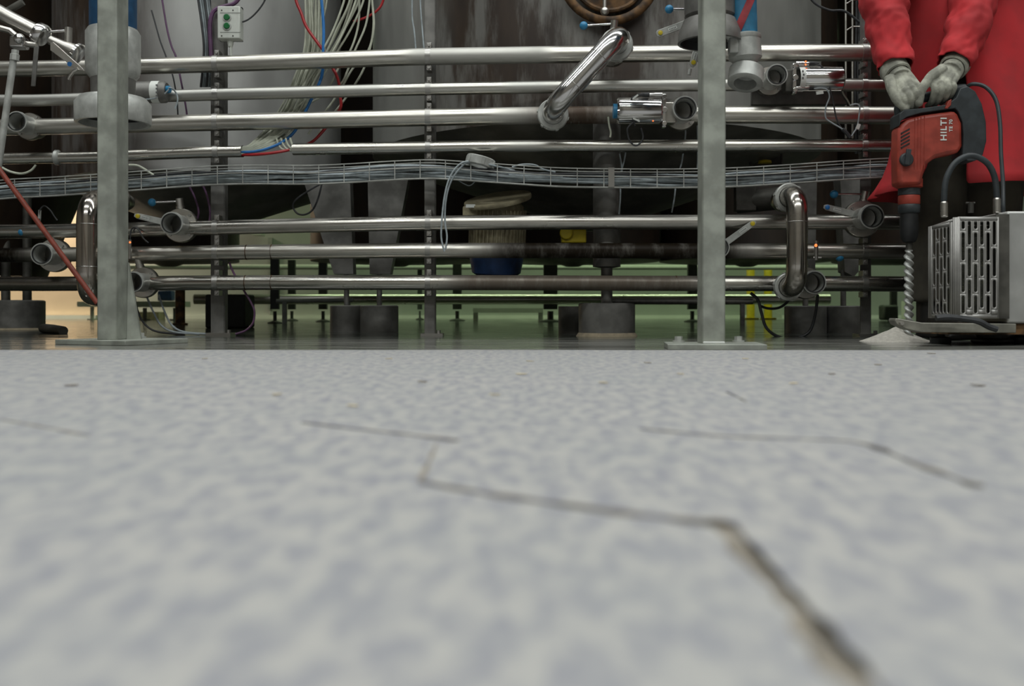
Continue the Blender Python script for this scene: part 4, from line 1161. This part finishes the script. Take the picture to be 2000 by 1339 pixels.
# ------------------------------------------------------------------ dust heap and litter on the floor
c = floor_pt(1748, 668); c.y = 3.18; c.x = PX(1750, 3.18)
g = Geo(); v = []; f = []
NR, NS = 14, 48
for i in range(NR):
    t_ = i / (NR - 1)
    for k in range(NS):
        a = 2 * math.pi * k / NS
        rr = t_ * .118 * (1 + .14 * noise.noise(Vector((math.cos(a) * 1.3, math.sin(a) * 1.3, 2))))
        z = .047 * (1 - t_) ** 1.15 + (.0025 * noise.noise(Vector((rr * 60 * math.cos(a), rr * 60 * math.sin(a), 5)))) * (1 - t_)
        v.append(c + Vector((rr * math.cos(a), rr * math.sin(a) * .8, max(z, 0) - (.001 if i == NR - 1 else 0))))
for i in range(NR - 1):
    for k in range(NS):
        k2 = (k + 1) % NS; f.append((i * NS + k, i * NS + k2, (i + 1) * NS + k2, (i + 1) * NS + k))
g.add(v, f); single('dust_heap', g, M['dust'], 'small pale heap of drilling dust on the floor under the drill bit', 'dust heap', smooth=60)
LT = 'cream chips scattered on the dry floor'
rnd = random.Random(11)
for i, (x, y, L, cr) in enumerate([(1017, 730, 16, 1), (965, 770, 18, 1), (1178, 747, 15, 1), (825, 745, 16, 0), (1550, 748, 16, 1), (1265, 708, 14, 0), (1715, 712, 12, 0), (1910, 752, 26, 0), (1330, 730, 12, 1), (540, 770, 16, 1), (1820, 690, 12, 0), (1035, 705, 10, 1), (690, 792, 18, 1), (140, 752, 20, 0), (1455, 700, 10, 1), (1625, 730, 12, 0), (400, 700, 10, 1), (760, 700, 10, 1)]):
    p = floor_pt(x, y, .0012); d = p.y
    g = Geo(); l_ = PR(L, d) * 1.5; a = rnd.uniform(-.5, .5)
    m3 = Matrix.Rotation(a, 3, 'Z') @ Matrix.Rotation(rnd.uniform(-.1, .1), 3, 'Y')
    n_ = 7; out = [p + m3 @ Vector((l_ / 2 * math.cos(2 * math.pi * q / n_) * rnd.uniform(.7, 1.1), l_ * .34 * math.sin(2 * math.pi * q / n_) * rnd.uniform(.7, 1.1), 0)) for q in range(n_)]
    g.prism(out, (0, 0, .0010))
    if cr: single('chip', g, M['flake'], 'small cream chip lying on the dry grey floor', 'chip', LT)
    else: single('splinter', g, M['brownchip'], 'small brown splinter lying on the dry grey floor', 'splinter', 'brown splinters scattered on the dry floor')

# ------------------------------------------------------------------ perforated machine at right
def slot_sheet(g, o, ux, uz, wid, hgt, cols, sw, sl, gap, stag, margin):
    """flat sheet (origin o, axes ux/uz) with staggered upright rounded slots cut through."""
    cw = (wid - 2 * margin) / cols
    def q(x0, z0, x1, z1):
        g.add([o + ux * x0 + uz * z0, o + ux * x1 + uz * z0, o + ux * x1 + uz * z1, o + ux * x0 + uz * z1], [(0, 1, 2, 3)])
    zb, zt = .012, hgt - .008
    q(0, 0, margin, hgt); q(wid - margin, 0, wid, hgt); q(margin, 0, wid - margin, zb); q(margin, zt, wid - margin, hgt)
    pitch = sl + gap
    for c_ in range(cols):
        x0, x1 = margin + c_ * cw, margin + (c_ + 1) * cw; xm = (x0 + x1) / 2; r_ = sw / 2
        z = zb - ((c_ % 2) * .5 + stag) * pitch
        while z < zt:
            a, b = max(z, zb), min(z + pitch, zt)
            s0, s1 = max(z + gap / 2, zb + .003), min(z + pitch - gap / 2, zt - .003)
            if b - a > 1e-5:
                if s1 - s0 < sw * 1.15: q(x0, a, x1, b)
                else:
                    n_ = 6; inn = []; outr = []
                    for k in range(n_ + 1):
                        an = math.pi * k / n_
                        inn.append((xm + r_ * math.cos(an), s1 - r_ + r_ * math.sin(an)))
                    for k in range(n_ + 1):
                        an = math.pi + math.pi * k / n_
                        inn.append((xm + r_ * math.cos(an), s0 + r_ + r_ * math.sin(an)))
                    h_ = (x1 - x0) / 2
                    for k, (x_, z_) in enumerate(inn):
                        top = k <= n_
                        an = math.pi * k / n_ if top else math.pi + math.pi * (k - n_ - 1) / n_
                        cx_, sx_ = math.cos(an), math.sin(an)
                        if k in (0, n_, n_ + 1, 2 * n_ + 1): outr.append((x1 if cx_ > 0 else x0, z_))
                        elif abs(cx_) > .75: outr.append((x1 if cx_ > 0 else x0, b if top else a))
                        else: outr.append((xm + h_ * cx_ / .76 * .9, b if top else a))
                    n2 = len(inn)
                    g.add([o + ux * x_ + uz * z_ for x_, z_ in inn + outr], [(k, (k + 1) % n2, (k + 1) % n2 + n2, k + n2) for k in range(n2)])
            z += pitch


d = 2.78
mc = thing('shrouded_pump', 'small pump with slotted stainless shroud and loop handle beside the drill', 'pump', (1.30, 2.9, 0))
x0, x1 = (1864 - 1000) / F * d, (1951 - 1000) / F * d
z0, z1 = H + (HY - 622) / F * d, H + (HY - 424) / F * d
g = Geo()
slot_sheet(g, Vector((x0 + .012, d, z0)), Vector((1, 0, 0)), Vector((0, 0, 1)), x1 - x0 - .012, z1 - z0, 6, .0088, .078, .010, .35, .004)
slot_sheet(g, Vector((x0, d + .012, z0)), Vector((0, 1, 0)), Vector((0, 0, 1)), .150, z1 - z0 - .012, 5, .016, .078, .010, .1, .016)
for k in range(5):  # rounded corner
    a0, a1 = math.pi + k * math.pi / 10, math.pi + (k + 1) * math.pi / 10
    cx_, cy_ = x0 + .012, d + .012
    p = [(cx_ + .012 * math.cos(a), cy_ + .012 * math.sin(a)) for a in (a0, a1)]
    g.add([(p[0][0], p[0][1], z0), (p[1][0], p[1][1], z0), (p[1][0], p[1][1], z1), (p[0][0], p[0][1], z1)], [(0, 1, 2, 3)])
g.add([(x0, d + .16, z0), (x0, d + .175, z0), (x0 + .01, d + .185, z0), (x0, d + .16, z1 - .012), (x0, d + .175, z1 - .012), (x0 + .01, d + .185, z1 - .012)], [(0, 1, 4, 3), (1, 2, 5, 4)])
g.add([(x0, d + .012, z1 - .01), (x0 + .012, d, z1), (x1, d, z1), (x1, d + .17, z1), (x0 + .01, d + .185, z1 - .012)], [(0, 1, 2, 3, 4)])
sh = obj('shroud', g, M['shroud'], mc, smooth=30)
sm = sh.modifiers.new('thick', 'SOLIDIFY'); sm.thickness = .0016
g = Geo(); g.box(((x0 + x1) / 2 + .012, d + .10, (z0 + z1) / 2), (x1 - x0 - .05, .12, z1 - z0 - .02))
t = NT('speckled_core'); k = t.n('ShaderNodeTexVoronoi', {'Vector': t.pos, 'Scale': 260.0}).outputs[0]
t.out(Base_Color=t.mix(t.ramp(k, .12, .2), (.40, .38, .18), (.035, .036, .026)), Roughness=.7)
obj('core', g, t.m, mc)
g = Geo(); g.box((x1 - .05, d + .01, z1 - .022), (.07, .004, .003)); obj('inner_strip', g, M['polish'], mc)
# plain housing to the right
xh = (1967 - 1000) / F * 2.80
g = Geo(); g.box((xh + .20, 2.80 + .16, .22), (.40, .32, .316)); obj('housing', g, plain('housing_steel', (.46, .46, .44), .45, .4, .12, 9), mc, .006)
g = Geo(); g.box(((x1 + xh) / 2 + .002, d + .05, (z0 + z1) / 2 + .005), (xh - x1 + .004, .07, z1 - z0 + .01)); obj('side_channel', g, M['darksteel'], mc)
# loop handle
d2 = 2.86
hp = [P(1844, 420, d2), P(1844, 385, d2), P(1848, 350, d2), P(1862, 322, d2), P(1880, 308, d2), P(1897, 304, d2), P(1915, 309, d2), P(1932, 323, d2), P(1943, 348, d2), P(1947, 385, d2), P(1948, 415, d2)]
g = Geo(); g.tube(cat(hp, 6), .0085, 16); hd = obj('loop_handle', g, M['drill_dark'], mc)
for (xa, ya, yb) in ((1844, 392, 424), (1947, 386, 417)):
    g = Geo(); a, b = P(xa, ya, d2), P(xa, yb, d2)
    g.lathe([(.0085, 0)] + [(.0098 + .0009 * (i % 2), .003 * i) for i in range(1, 15)] + [(.0085, .045)], b, a - b, 20); obj('ferrule', g, M['steel'], hd)
g = Geo(); p = P(1896, 415, d2); g.cyl(p, P(1896, 395, d2), .008, 12); g.cyl(P(1886, 396, d2), P(1904, 396, d2), .003, 8); obj('valve_spindle', g, M['darksteel'], mc)
# base bracket and feet
d3 = 2.76
g = Geo(); g.prism([P(1750, 621, d3), P(1802, 630, d3), P(1985, 632, d3), P(1985, 650, d3), P(1800, 649, d3), P(1770, 642, d3), P(1752, 633, d3), P(1748, 626, d3)], (0, .05, 0)); br = obj('base_bracket', g, plain('worn_bracket', (.34, .33, .28), .5, .4, .3, 12), mc, .002)
g = Geo(); g.lathe([(.007, 0), (.007, .006), (.0055, .009), (0, .009)], P(1760, 631, d3), (0, -1, 0), 6); obj('bolt_head', g, M['steel'], br)
g = Geo(); zz = P(0, 634, 2.83).z; g.box((1.40, 2.94, zz - .012), (.34, .26, .03)); obj('base_plate', g, M['rusty'], mc)
for px, by in ((1837, 671), (1990, 670)):
    c = floor_pt(px, by); g = Geo(); g.lathe([(.028, 0), (.030, .006), (.030, .018), (.012, .022), (.010, .05)], c, seg=24); obj('rubber_foot', g, M['black'], mc)
c = floor_pt(1850, 655); g = Geo(); g.lathe([(.026, 0), (.026, .018), (.010, .022), (.010, .05)], c, seg=24); obj('rubber_foot', g, M['black'], mc)
cable('power_cable', [(1828, 621), (1850, 619), (1880, 622), (1910, 627), (1930, 637), (1947, 643)], 2.72, .0085, M['dark_cable'], 'thick black cable lying over the pump base bracket')
g = Geo(); g.tube(cat([floor_pt(1900, 664, .008), floor_pt(1945, 666, .008), floor_pt(2000, 664, .008), floor_pt(2080, 661, .008)], 6), .008, 10); single('floor_cable', g, M['dark_cable'], 'black cable lying on the wet floor at the right picture edge', 'cable')

# ------------------------------------------------------------------ rotary hammer drill
DD = 3.15
dr_ = thing('hammer_drill', 'red and dark grey rotary hammer drill held point down by the gloved person', 'drill', P(1774, 600, DD))
red = [(1756, 352), (1755, 300), (1756, 252), (1761, 242), (1772, 232), (1800, 224), (1835, 219), (1866, 215), (1872, 222), (1880, 240), (1881, 285), (1874, 298), (1850, 302), (1828, 308), (1812, 320), (1806, 338), (1802, 356), (1796, 362), (1756, 362)]
g = Geo(); g.pxprism(red, DD - .048, .074); bd = obj('body', g, M['drill_red'], dr_, .012)
dark = [(1757, 246), (1757, 222), (1766, 214), (1800, 211), (1850, 204), (1868, 190), (1876, 172), (1890, 168), (1905, 178), (1918, 203), (1926, 238), (1927, 275), (1920, 302), (1905, 314), (1890, 314), (1880, 303), (1882, 262), (1880, 238), (1872, 218), (1866, 211), (1835, 215), (1800, 220), (1772, 228), (1760, 236)]
g = Geo(); g.pxprism(dark, DD - .050, .080); mh = obj('motor_housing', g, M['drill_dark'], dr_, .007)
# D handle: bar above the body
g = Geo(); g.tube(cat([P(1758, 226, DD), P(1757, 210, DD), P(1766, 197, DD), P(1790, 192, DD), P(1830, 186, DD), P(1862, 176, DD), P(1884, 174, DD)], 6), .0165, 16); hn = obj('grip', g, M['drill_dark'], dr_)
g = Geo(); g.pxprism([(1846, 211), (1853, 196), (1859, 193), (1858, 205), (1851, 212)], DD - .056, .02); obj('trigger_lock', g, M['drill_red'], hn, .002)
g = Geo(); g.tube([P(1776, 211, DD - .01), P(1800, 205, DD - .01)], .010, 10); obj('trigger', g, M['drill_red'], hn)
# front end
def barrel(nm, m, prof, par=dr_):
    c = P(1775.5, prof[0][1], DD); g = Geo(); g.lathe([(PR(w_, DD), P(0, y, DD).z - c.z) for w_, y in prof], c, (0, 0, 1), 32); return obj(nm, g, M[m], par)
barrel('gear_neck', 'drill_red', [(25, 350), (25, 366), (21, 368)])
barrel('clamp_ring', 'drill_dark', [(20, 366), (20.5, 369), (20.5, 381), (19, 382)])
barrel('side_ring', 'drill_red', [(20, 382), (20.5, 384), (20.5, 398), (19, 400)])
barrel('lock_ring', 'drill_dark', [(19, 399), (20.5, 401), (20.5, 414), (18, 417)])
barrel('chuck', 'black', [(17, 416), (17.5, 440), (17, 456), (15, 466), (12, 472), (7, 474)])
g = Geo()
for i in range(5): g.pxprism([(1760, 259 + i * 7), (1777, 250 + i * 7), (1777, 253 + i * 7), (1760, 262 + i * 7)], DD - .0495, .006)
obj('vent_slots', g, M['black'], bd)
g = Geo()
for x in (1787, 1793, 1799, 1806): g.tube([P(x, 229 + (1790 - x) * .2, DD - .048), P(x - 1, 330, DD - .048)], .0014, 6)
obj('ribs', g, M['drill_red'], bd)
g = Geo(); c = P(1769, 312, DD - .048); g.lathe([(PR(13, DD), 0), (PR(13, DD), .010), (PR(11, DD), .013), (0, .013)], c, (0, -1, 0), 24); g.box(c + Vector((0, -.016, .006)), (.014, .01, .05), Matrix.Rotation(R(8), 3, 'Y')); g.cyl(c + Vector((0, -.013, -.01)), c + Vector((0, -.018, -.01)), .004, 10); obj('mode_dial', g, M['drill_dark'], dr_, .002)
# lettering reads upwards
yd = DD - .0492
p = P(1848.5, 275, yd)
obj('lettering', text_geo('HILTI', PR(12.2, DD) * 1.42 * .95, (0, 0, 1.06), (-1, 0, 0), (p.x, yd, p.z)), M['label'], bd, smooth=0)
p = P(1860, 257, yd)
obj('lettering', text_geo('TE 70', PR(6.2, DD) * 1.42, (0, 0, 1), (-1, 0, 0), (p.x, yd, p.z)), M['label'], bd, smooth=0)
# bit
sh_ = barrel('bit_shank', 'darksteel', [(6, 470), (6, 494)])
g = Geo(); v = []; f = []; NB = 120; NSg = 18
zt_, zb_ = P(0, 488, DD).z, .004
cx = P(1775, 0, DD).x
for i in range(NB + 1):
    t_ = i / NB; z = zt_ + (zb_ - zt_) * t_
    tw = t_ * 2 * math.pi * 6.2
    for k in range(NSg):
        a = 2 * math.pi * k / NSg
        rr = .0112 + .0042 * math.cos(2 * (a - tw))
        if t_ > .975: rr *= (1 - t_) / .025 * .7 + .3
        if t_ < .02: rr = .012
        v.append((cx + rr * math.cos(a), DD + rr * math.sin(a), z))
for i in range(NB):
    for k in range(NSg):
        k2 = (k + 1) % NSg; f.append((i * NSg + k, i * NSg + k2, (i + 1) * NSg + k2, (i + 1) * NSg + k))
g.add(v, f); obj('drill_bit', g, M['white_metal'], dr_, smooth=60)
cable('drill_cord', [(1884, 172, DD), (1900, 164, DD - .02), (1925, 170, DD - .04), (1945, 195, DD - .06), (1953, 240, DD - .08), (1955, 300, DD - .1), (1959, 360, DD - .12), (1960, 420, DD - .14), (1965, 480, DD - .05)], DD, .0062, M['drill_dark'], 'dark rubber cord of the drill hanging before the red coat', 'cord')

# ------------------------------------------------------------------ the person in red
PD = 3.42
base = Vector((1.60, PD + .02, 0))
cx0 = base.x
bg = Geo()
hip = Vector((cx0, PD + .04, .90)); chest = Vector((cx0 - .02, PD + .02, 1.28)); neck = Vector((cx0 - .03, PD - .03, 1.47))
shl, shr = Vector((cx0 - .215, PD - .01, 1.40)), Vector((cx0 + .185, PD + .0, 1.40))
wl, wr = P(1752, 142, DD + .02), P(1862, 128, DD + .02)
el, er = Vector((cx0 - .30, PD - .05, 1.10)), Vector((cx0 + .17, PD - .10, 1.10))
el = P(1722, -8, 3.30); er = P(1912, -12, 3.30)
for z, rx, ry in ((.86, .17, .11), (.95, .175, .115), (1.05, .155, .105), (1.18, .17, .115), (1.32, .19, .12), (1.40, .16, .10)):
    bg.sphere((cx0 - (z - .9) * .03, PD + .03 - (z - .9) * .06, z), (rx, ry, .09), 20, 12)
bg.tube([neck - Vector((0, 0, .06)), neck + Vector((0, -.01, .09))], .055, 16)
hc = neck + Vector((-.01, -.05, .19))
bg.sphere(hc, (.076, .095, .115), 24, 16)
bg.sphere(hc + Vector((0, -.035, -.06)), (.055, .06, .06)); bg.sphere(hc + Vector((-.005, -.098, -.022)), (.014, .020, .022))
bg.sphere(hc + Vector((-.078, .01, -.01)), (.010, .022, .032)); bg.sphere(hc + Vector((.078, .01, -.01)), (.010, .022, .032))
for s_, e_, w__ in ((shl, el, wl), (shr, er, wr)):
    bg.tube([s_, s_ + (e_ - s_) * .5, e_, e_ + (w__ - e_) * .5, w__], [.056, .048, .042, .038, .028], 14); bg.sphere(s_, .06)
LX = (P(1838, 0, PD).x, P(1948, 0, PD).x)
for i, lx in enumerate(LX):
    bg.tube([(lx * .6 + cx0 * .4, PD + .04, .90), (lx, PD + .02, .50), (lx, PD + .05, .10)], [.085, .060, .040], 16)
    bg.sphere((lx, PD - .03, .055), (.045, .12, .04))
body = melt(bg, .012, 3)
pr_ = obj('person', body, M['skin'], None, smooth=0, loc=base)
for p in pr_.data.polygons: p.use_smooth = True
tag(pr_, 'person in a long red coat and dusty pale gloves pressing the drill down', 'person')
# face
for s_ in (-1, 1):
    g = Geo(); g.sphere(hc + Vector((s_ * .030, -.085, .010)), .012, 12, 8); obj('eye', g, M['label'], pr_)
g = Geo(); g.sphere(hc + Vector((0, -.090, -.062)), (.024, .010, .007)); obj('mouth', g, plain('lips', (.35, .14, .11), .5), pr_)
g = Geo(); g.lathe([(.098, 0), (.112, .0), (.100, .012), (.098, .03), (.085, .075), (.05, .105), (0, .115)], hc + Vector((0, .005, .035)), (0, -.08, 1), 28); obj('helmet', g, M['box'], pr_)
g = Geo(); g.sphere(hc + Vector((0, .03, .0)), (.083, .078, .09)); obj('hair', g, M['boot'], pr_)
# trousers and boots
tg_ = Geo()
for lx in LX:
    tg_.tube(cat([(lx * .5 + cx0 * .5, PD + .045, .92), (lx, PD + .03, .70), (lx, PD + .02, .48), (lx, PD + .035, .30), (lx + .004, PD + .05, .13)], 4), [.115, .112, .108, .104, .100, .096, .094, .092, .090, .088, .087, .086, .085, .084, .084, .086, .088], 18)
tg_.sphere((cx0, PD + .045, .93), (.185, .125, .10))
obj('trousers', melt(tg_, .012, 3), M['trousers'], pr_, smooth=80)
for lx in LX:
    g = Geo(); g.sphere((lx, PD - .03, .055), (.052, .15, .045)); g.cyl((lx, PD + .05, .04), (lx, PD + .05, .17), .062, 18); g.box((lx, PD - .03, .012), (.095, .28, .022))
    obj('boot', melt(g, .009, 3), M['boot'], pr_, smooth=80)
# coat: open-fronted shell, slit parting below the waist
rings = [  # z, centre x, centre y, rx, ry, slit centre angle, slit half gap (deg)
    (1.44, cx0 - .05, PD + .0, .135, .085, -95, 6), (1.40, cx0 - .045, PD, .215, .125, -100, 3), (1.28, cx0 - .03, PD, .235, .155, -108, .5),
    (1.12, cx0 - .025, PD + .01, .235, .16, -116, .5), (1.04, cx0 - .02, PD + .01, .238, .165, -119, 1.5), (.96, cx0 - .012, PD + .01, .244, .17, -121, 5), (.88, cx0 - .005, PD + .01, .252, .18, -122, 7),
    (.76, cx0, PD + .01, .262, .19, -123, 9), (.66, cx0 - .005, PD + .01, .275, .20, -124, 11), (.57, cx0 - .01, PD + .01, .302, .212, -125, 13), (.505, cx0 - .015, PD + .01, .345, .225, -125, 15)]
g = Geo(); NA = 120; v = []; f = []
for i, (z, cx_, cy_, rx, ry, pc, gp) in enumerate(rings):
    low = max(0, (1.15 - z) / .65)
    for k in range(NA + 1):
        t_ = k / NA
        a = R(pc + gp + (360 - 2 * gp) * t_)
        fo = 1 + low * (.03 * math.sin(9 * a + z * 5) + .02 * math.sin(17 * a - z * 9 + 1)) + .02 * math.sin(7 * a + z * 16) + .05 * noise.noise(Vector((3 * math.cos(a), 3 * math.sin(a), z * 4)))
        zz = z + (.018 * math.cos(a * 1.0 + .6) * low if z < .6 else 0)
        v.append((cx_ + rx * fo * math.cos(a), cy_ + ry * fo * math.sin(a), zz))
for i in range(len(rings) - 1):
    for k in range(NA):
        o_ = i * (NA + 1) + k; f.append((o_, o_ + 1, o_ + NA + 2, o_ + NA + 1))
g.add(v, f)
ct = obj('coat', g, M['coat'], pr_, smooth=80)
s_ = ct.modifiers.new('sub', 'SUBSURF'); s_.levels = s_.render_levels = 1
s_ = ct.modifiers.new('thick', 'SOLIDIFY'); s_.thickness = .004
g = Geo(); g.lathe([(.07, 0), (.10, -.015), (.105, .02), (.085, .05), (.07, .055)], neck + Vector((0, .01, -.03)), (0, -.15, 1), 28, True); obj('collar', g, M['coat'], ct)


def sleeve(pts, rad, par):
    path = cat(pts, 18); n = len(path)
    g = Geo(); v = []; f = []; SG = 48
    rr = cat([Vector((r_, 0, 0)) for r_ in rad], 18)
    for i, p in enumerate(path):
        tn = (path[min(i + 1, n - 1)] - path[max(i - 1, 0)]).normalized()
        u = (Vector((0, -1, 0)) - tn * tn.dot(Vector((0, -1, 0)))).normalized(); w_ = tn.cross(u)
        t_ = i / (n - 1)
        for k in range(SG):
            a = 2 * math.pi * k / SG
            cr = 1 + .045 * math.sin(t_ * 30 + 2.2 * math.sin(a + t_ * 5)) * (.3 + t_ * .9) + .20 * noise.noise(Vector((math.cos(a) * 1.6, math.sin(a) * 1.6, t_ * 9 + rad[0] * 50))) + .09 * noise.noise(Vector((math.cos(a) * 3, math.sin(a) * 3, t_ * 24)))
            v.append(p + (u * math.cos(a) + w_ * math.sin(a)) * rr[i].x * cr)
    for i in range(n - 1):
        for k in range(SG):
            k2 = (k + 1) % SG; f.append((i * SG + k, i * SG + k2, (i + 1) * SG + k2, (i + 1) * SG + k))
    g.add(v, f); o = obj('sleeve', g, M['coat'], par, smooth=80)
    m_ = o.modifiers.new('thick', 'SOLIDIFY'); m_.thickness = .003


sleeve([shl + Vector((.02, 0, .01)), shl + (el - shl) * .5, P(1728, -10, 3.28), P(1735, 60, 3.24), P(1747, 132, DD + .03)], [.095, .092, .080, .066, .053], ct)
sleeve([shr + Vector((-.02, 0, .01)), shr + (er - shr) * .5, P(1908, -14, 3.28), P(1888, 60, 3.22), P(1861, 122, DD + .02)], [.098, .094, .078, .066, .050], ct)


# gloves: palm, four curled fingers round the grip and a thumb on the side
def glove(wrist, knuck, tips, tdir, thumb, par):
    """knuck: knuckle points (index to little), tips: where each finger disappears under the grip, thumb: thumb points."""
    g = Geo()
    mid = sum(knuck, Vector()) / 4
    hd_ = mid - wrist
    g.tube([wrist - hd_ * .30, wrist, wrist + hd_ * .30], [.040, .034, .034], 18)
    for k in knuck:
        g.tube([wrist + hd_ * .12 + (k - mid) * .45, wrist + hd_ * .55 + (k - mid) * .8, k], [.026, .017, .0118], 12)
    for i, (k, e) in enumerate(zip(knuck, tips)):
        fr = Vector((0, -.020, .004))
        m_ = k + (e - k) * .48 + fr
        under = e + Vector((0, .030, -.006))
        rad = [.0165, .0150, .0142, .0125][:4]
        sc_ = (.97, 1.03, 1.0, .86)[i]
        pth = bend([k, m_, e, under], .014, 4)
        n_ = len(pth)
        g.tube(pth, [(.0118 - .0022 * q / (n_ - 1)) * sc_ for q in range(n_)], 12)
        g.sphere(under, .0098 * sc_, 10, 8); g.sphere(k, .0132 * sc_, 12, 8)
    pth = bend(thumb, .016, 5); n_ = len(pth)
    g.tube(pth, [.018 - .0055 * q / (n_ - 1) for q in range(n_)], 12); g.sphere(thumb[-1], .0142, 12, 8)
    o = obj('glove', melt(g, .0022, 2), M['glove'], par, smooth=80)
    g2 = Geo(); g2.lathe([(.037, -.012), (.043, -.010), (.046, .022), (.042, .034), (.034, .034)], wrist - hd_ * .05, -hd_, 28, True); obj('cuff', g2, M['glove'], o)
    return o


d_ = DD
glove(P(1752, 144, d_ + .02),
      [P(1757, 184, d_ - .036), P(1768, 177, d_ - .042), P(1781, 172, d_ - .040), P(1792, 168, d_ - .030)],
      [P(1766, 213, d_ - .024), P(1779, 212, d_ - .026), P(1790, 207, d_ - .024), P(1799, 200, d_ - .020)], 1,
      [P(1738, 152, d_ - .005), P(1741, 172, d_ - .030), P(1752, 198, d_ - .040), P(1768, 211, d_ - .036)], pr_)
glove(P(1862, 132, d_ + .02),
      [P(1822, 163, d_ - .040), P(1836, 163, d_ - .048), P(1849, 163, d_ - .046), P(1860, 162, d_ - .036)],
      [P(1820, 199, d_ - .024), P(1833, 196, d_ - .026), P(1846, 192, d_ - .024), P(1858, 187, d_ - .020)], -1,
      [P(1842, 134, d_ - .012), P(1818, 150, d_ - .038), P(1800, 174, d_ - .050), P(1794, 200, d_ - .042)], pr_)
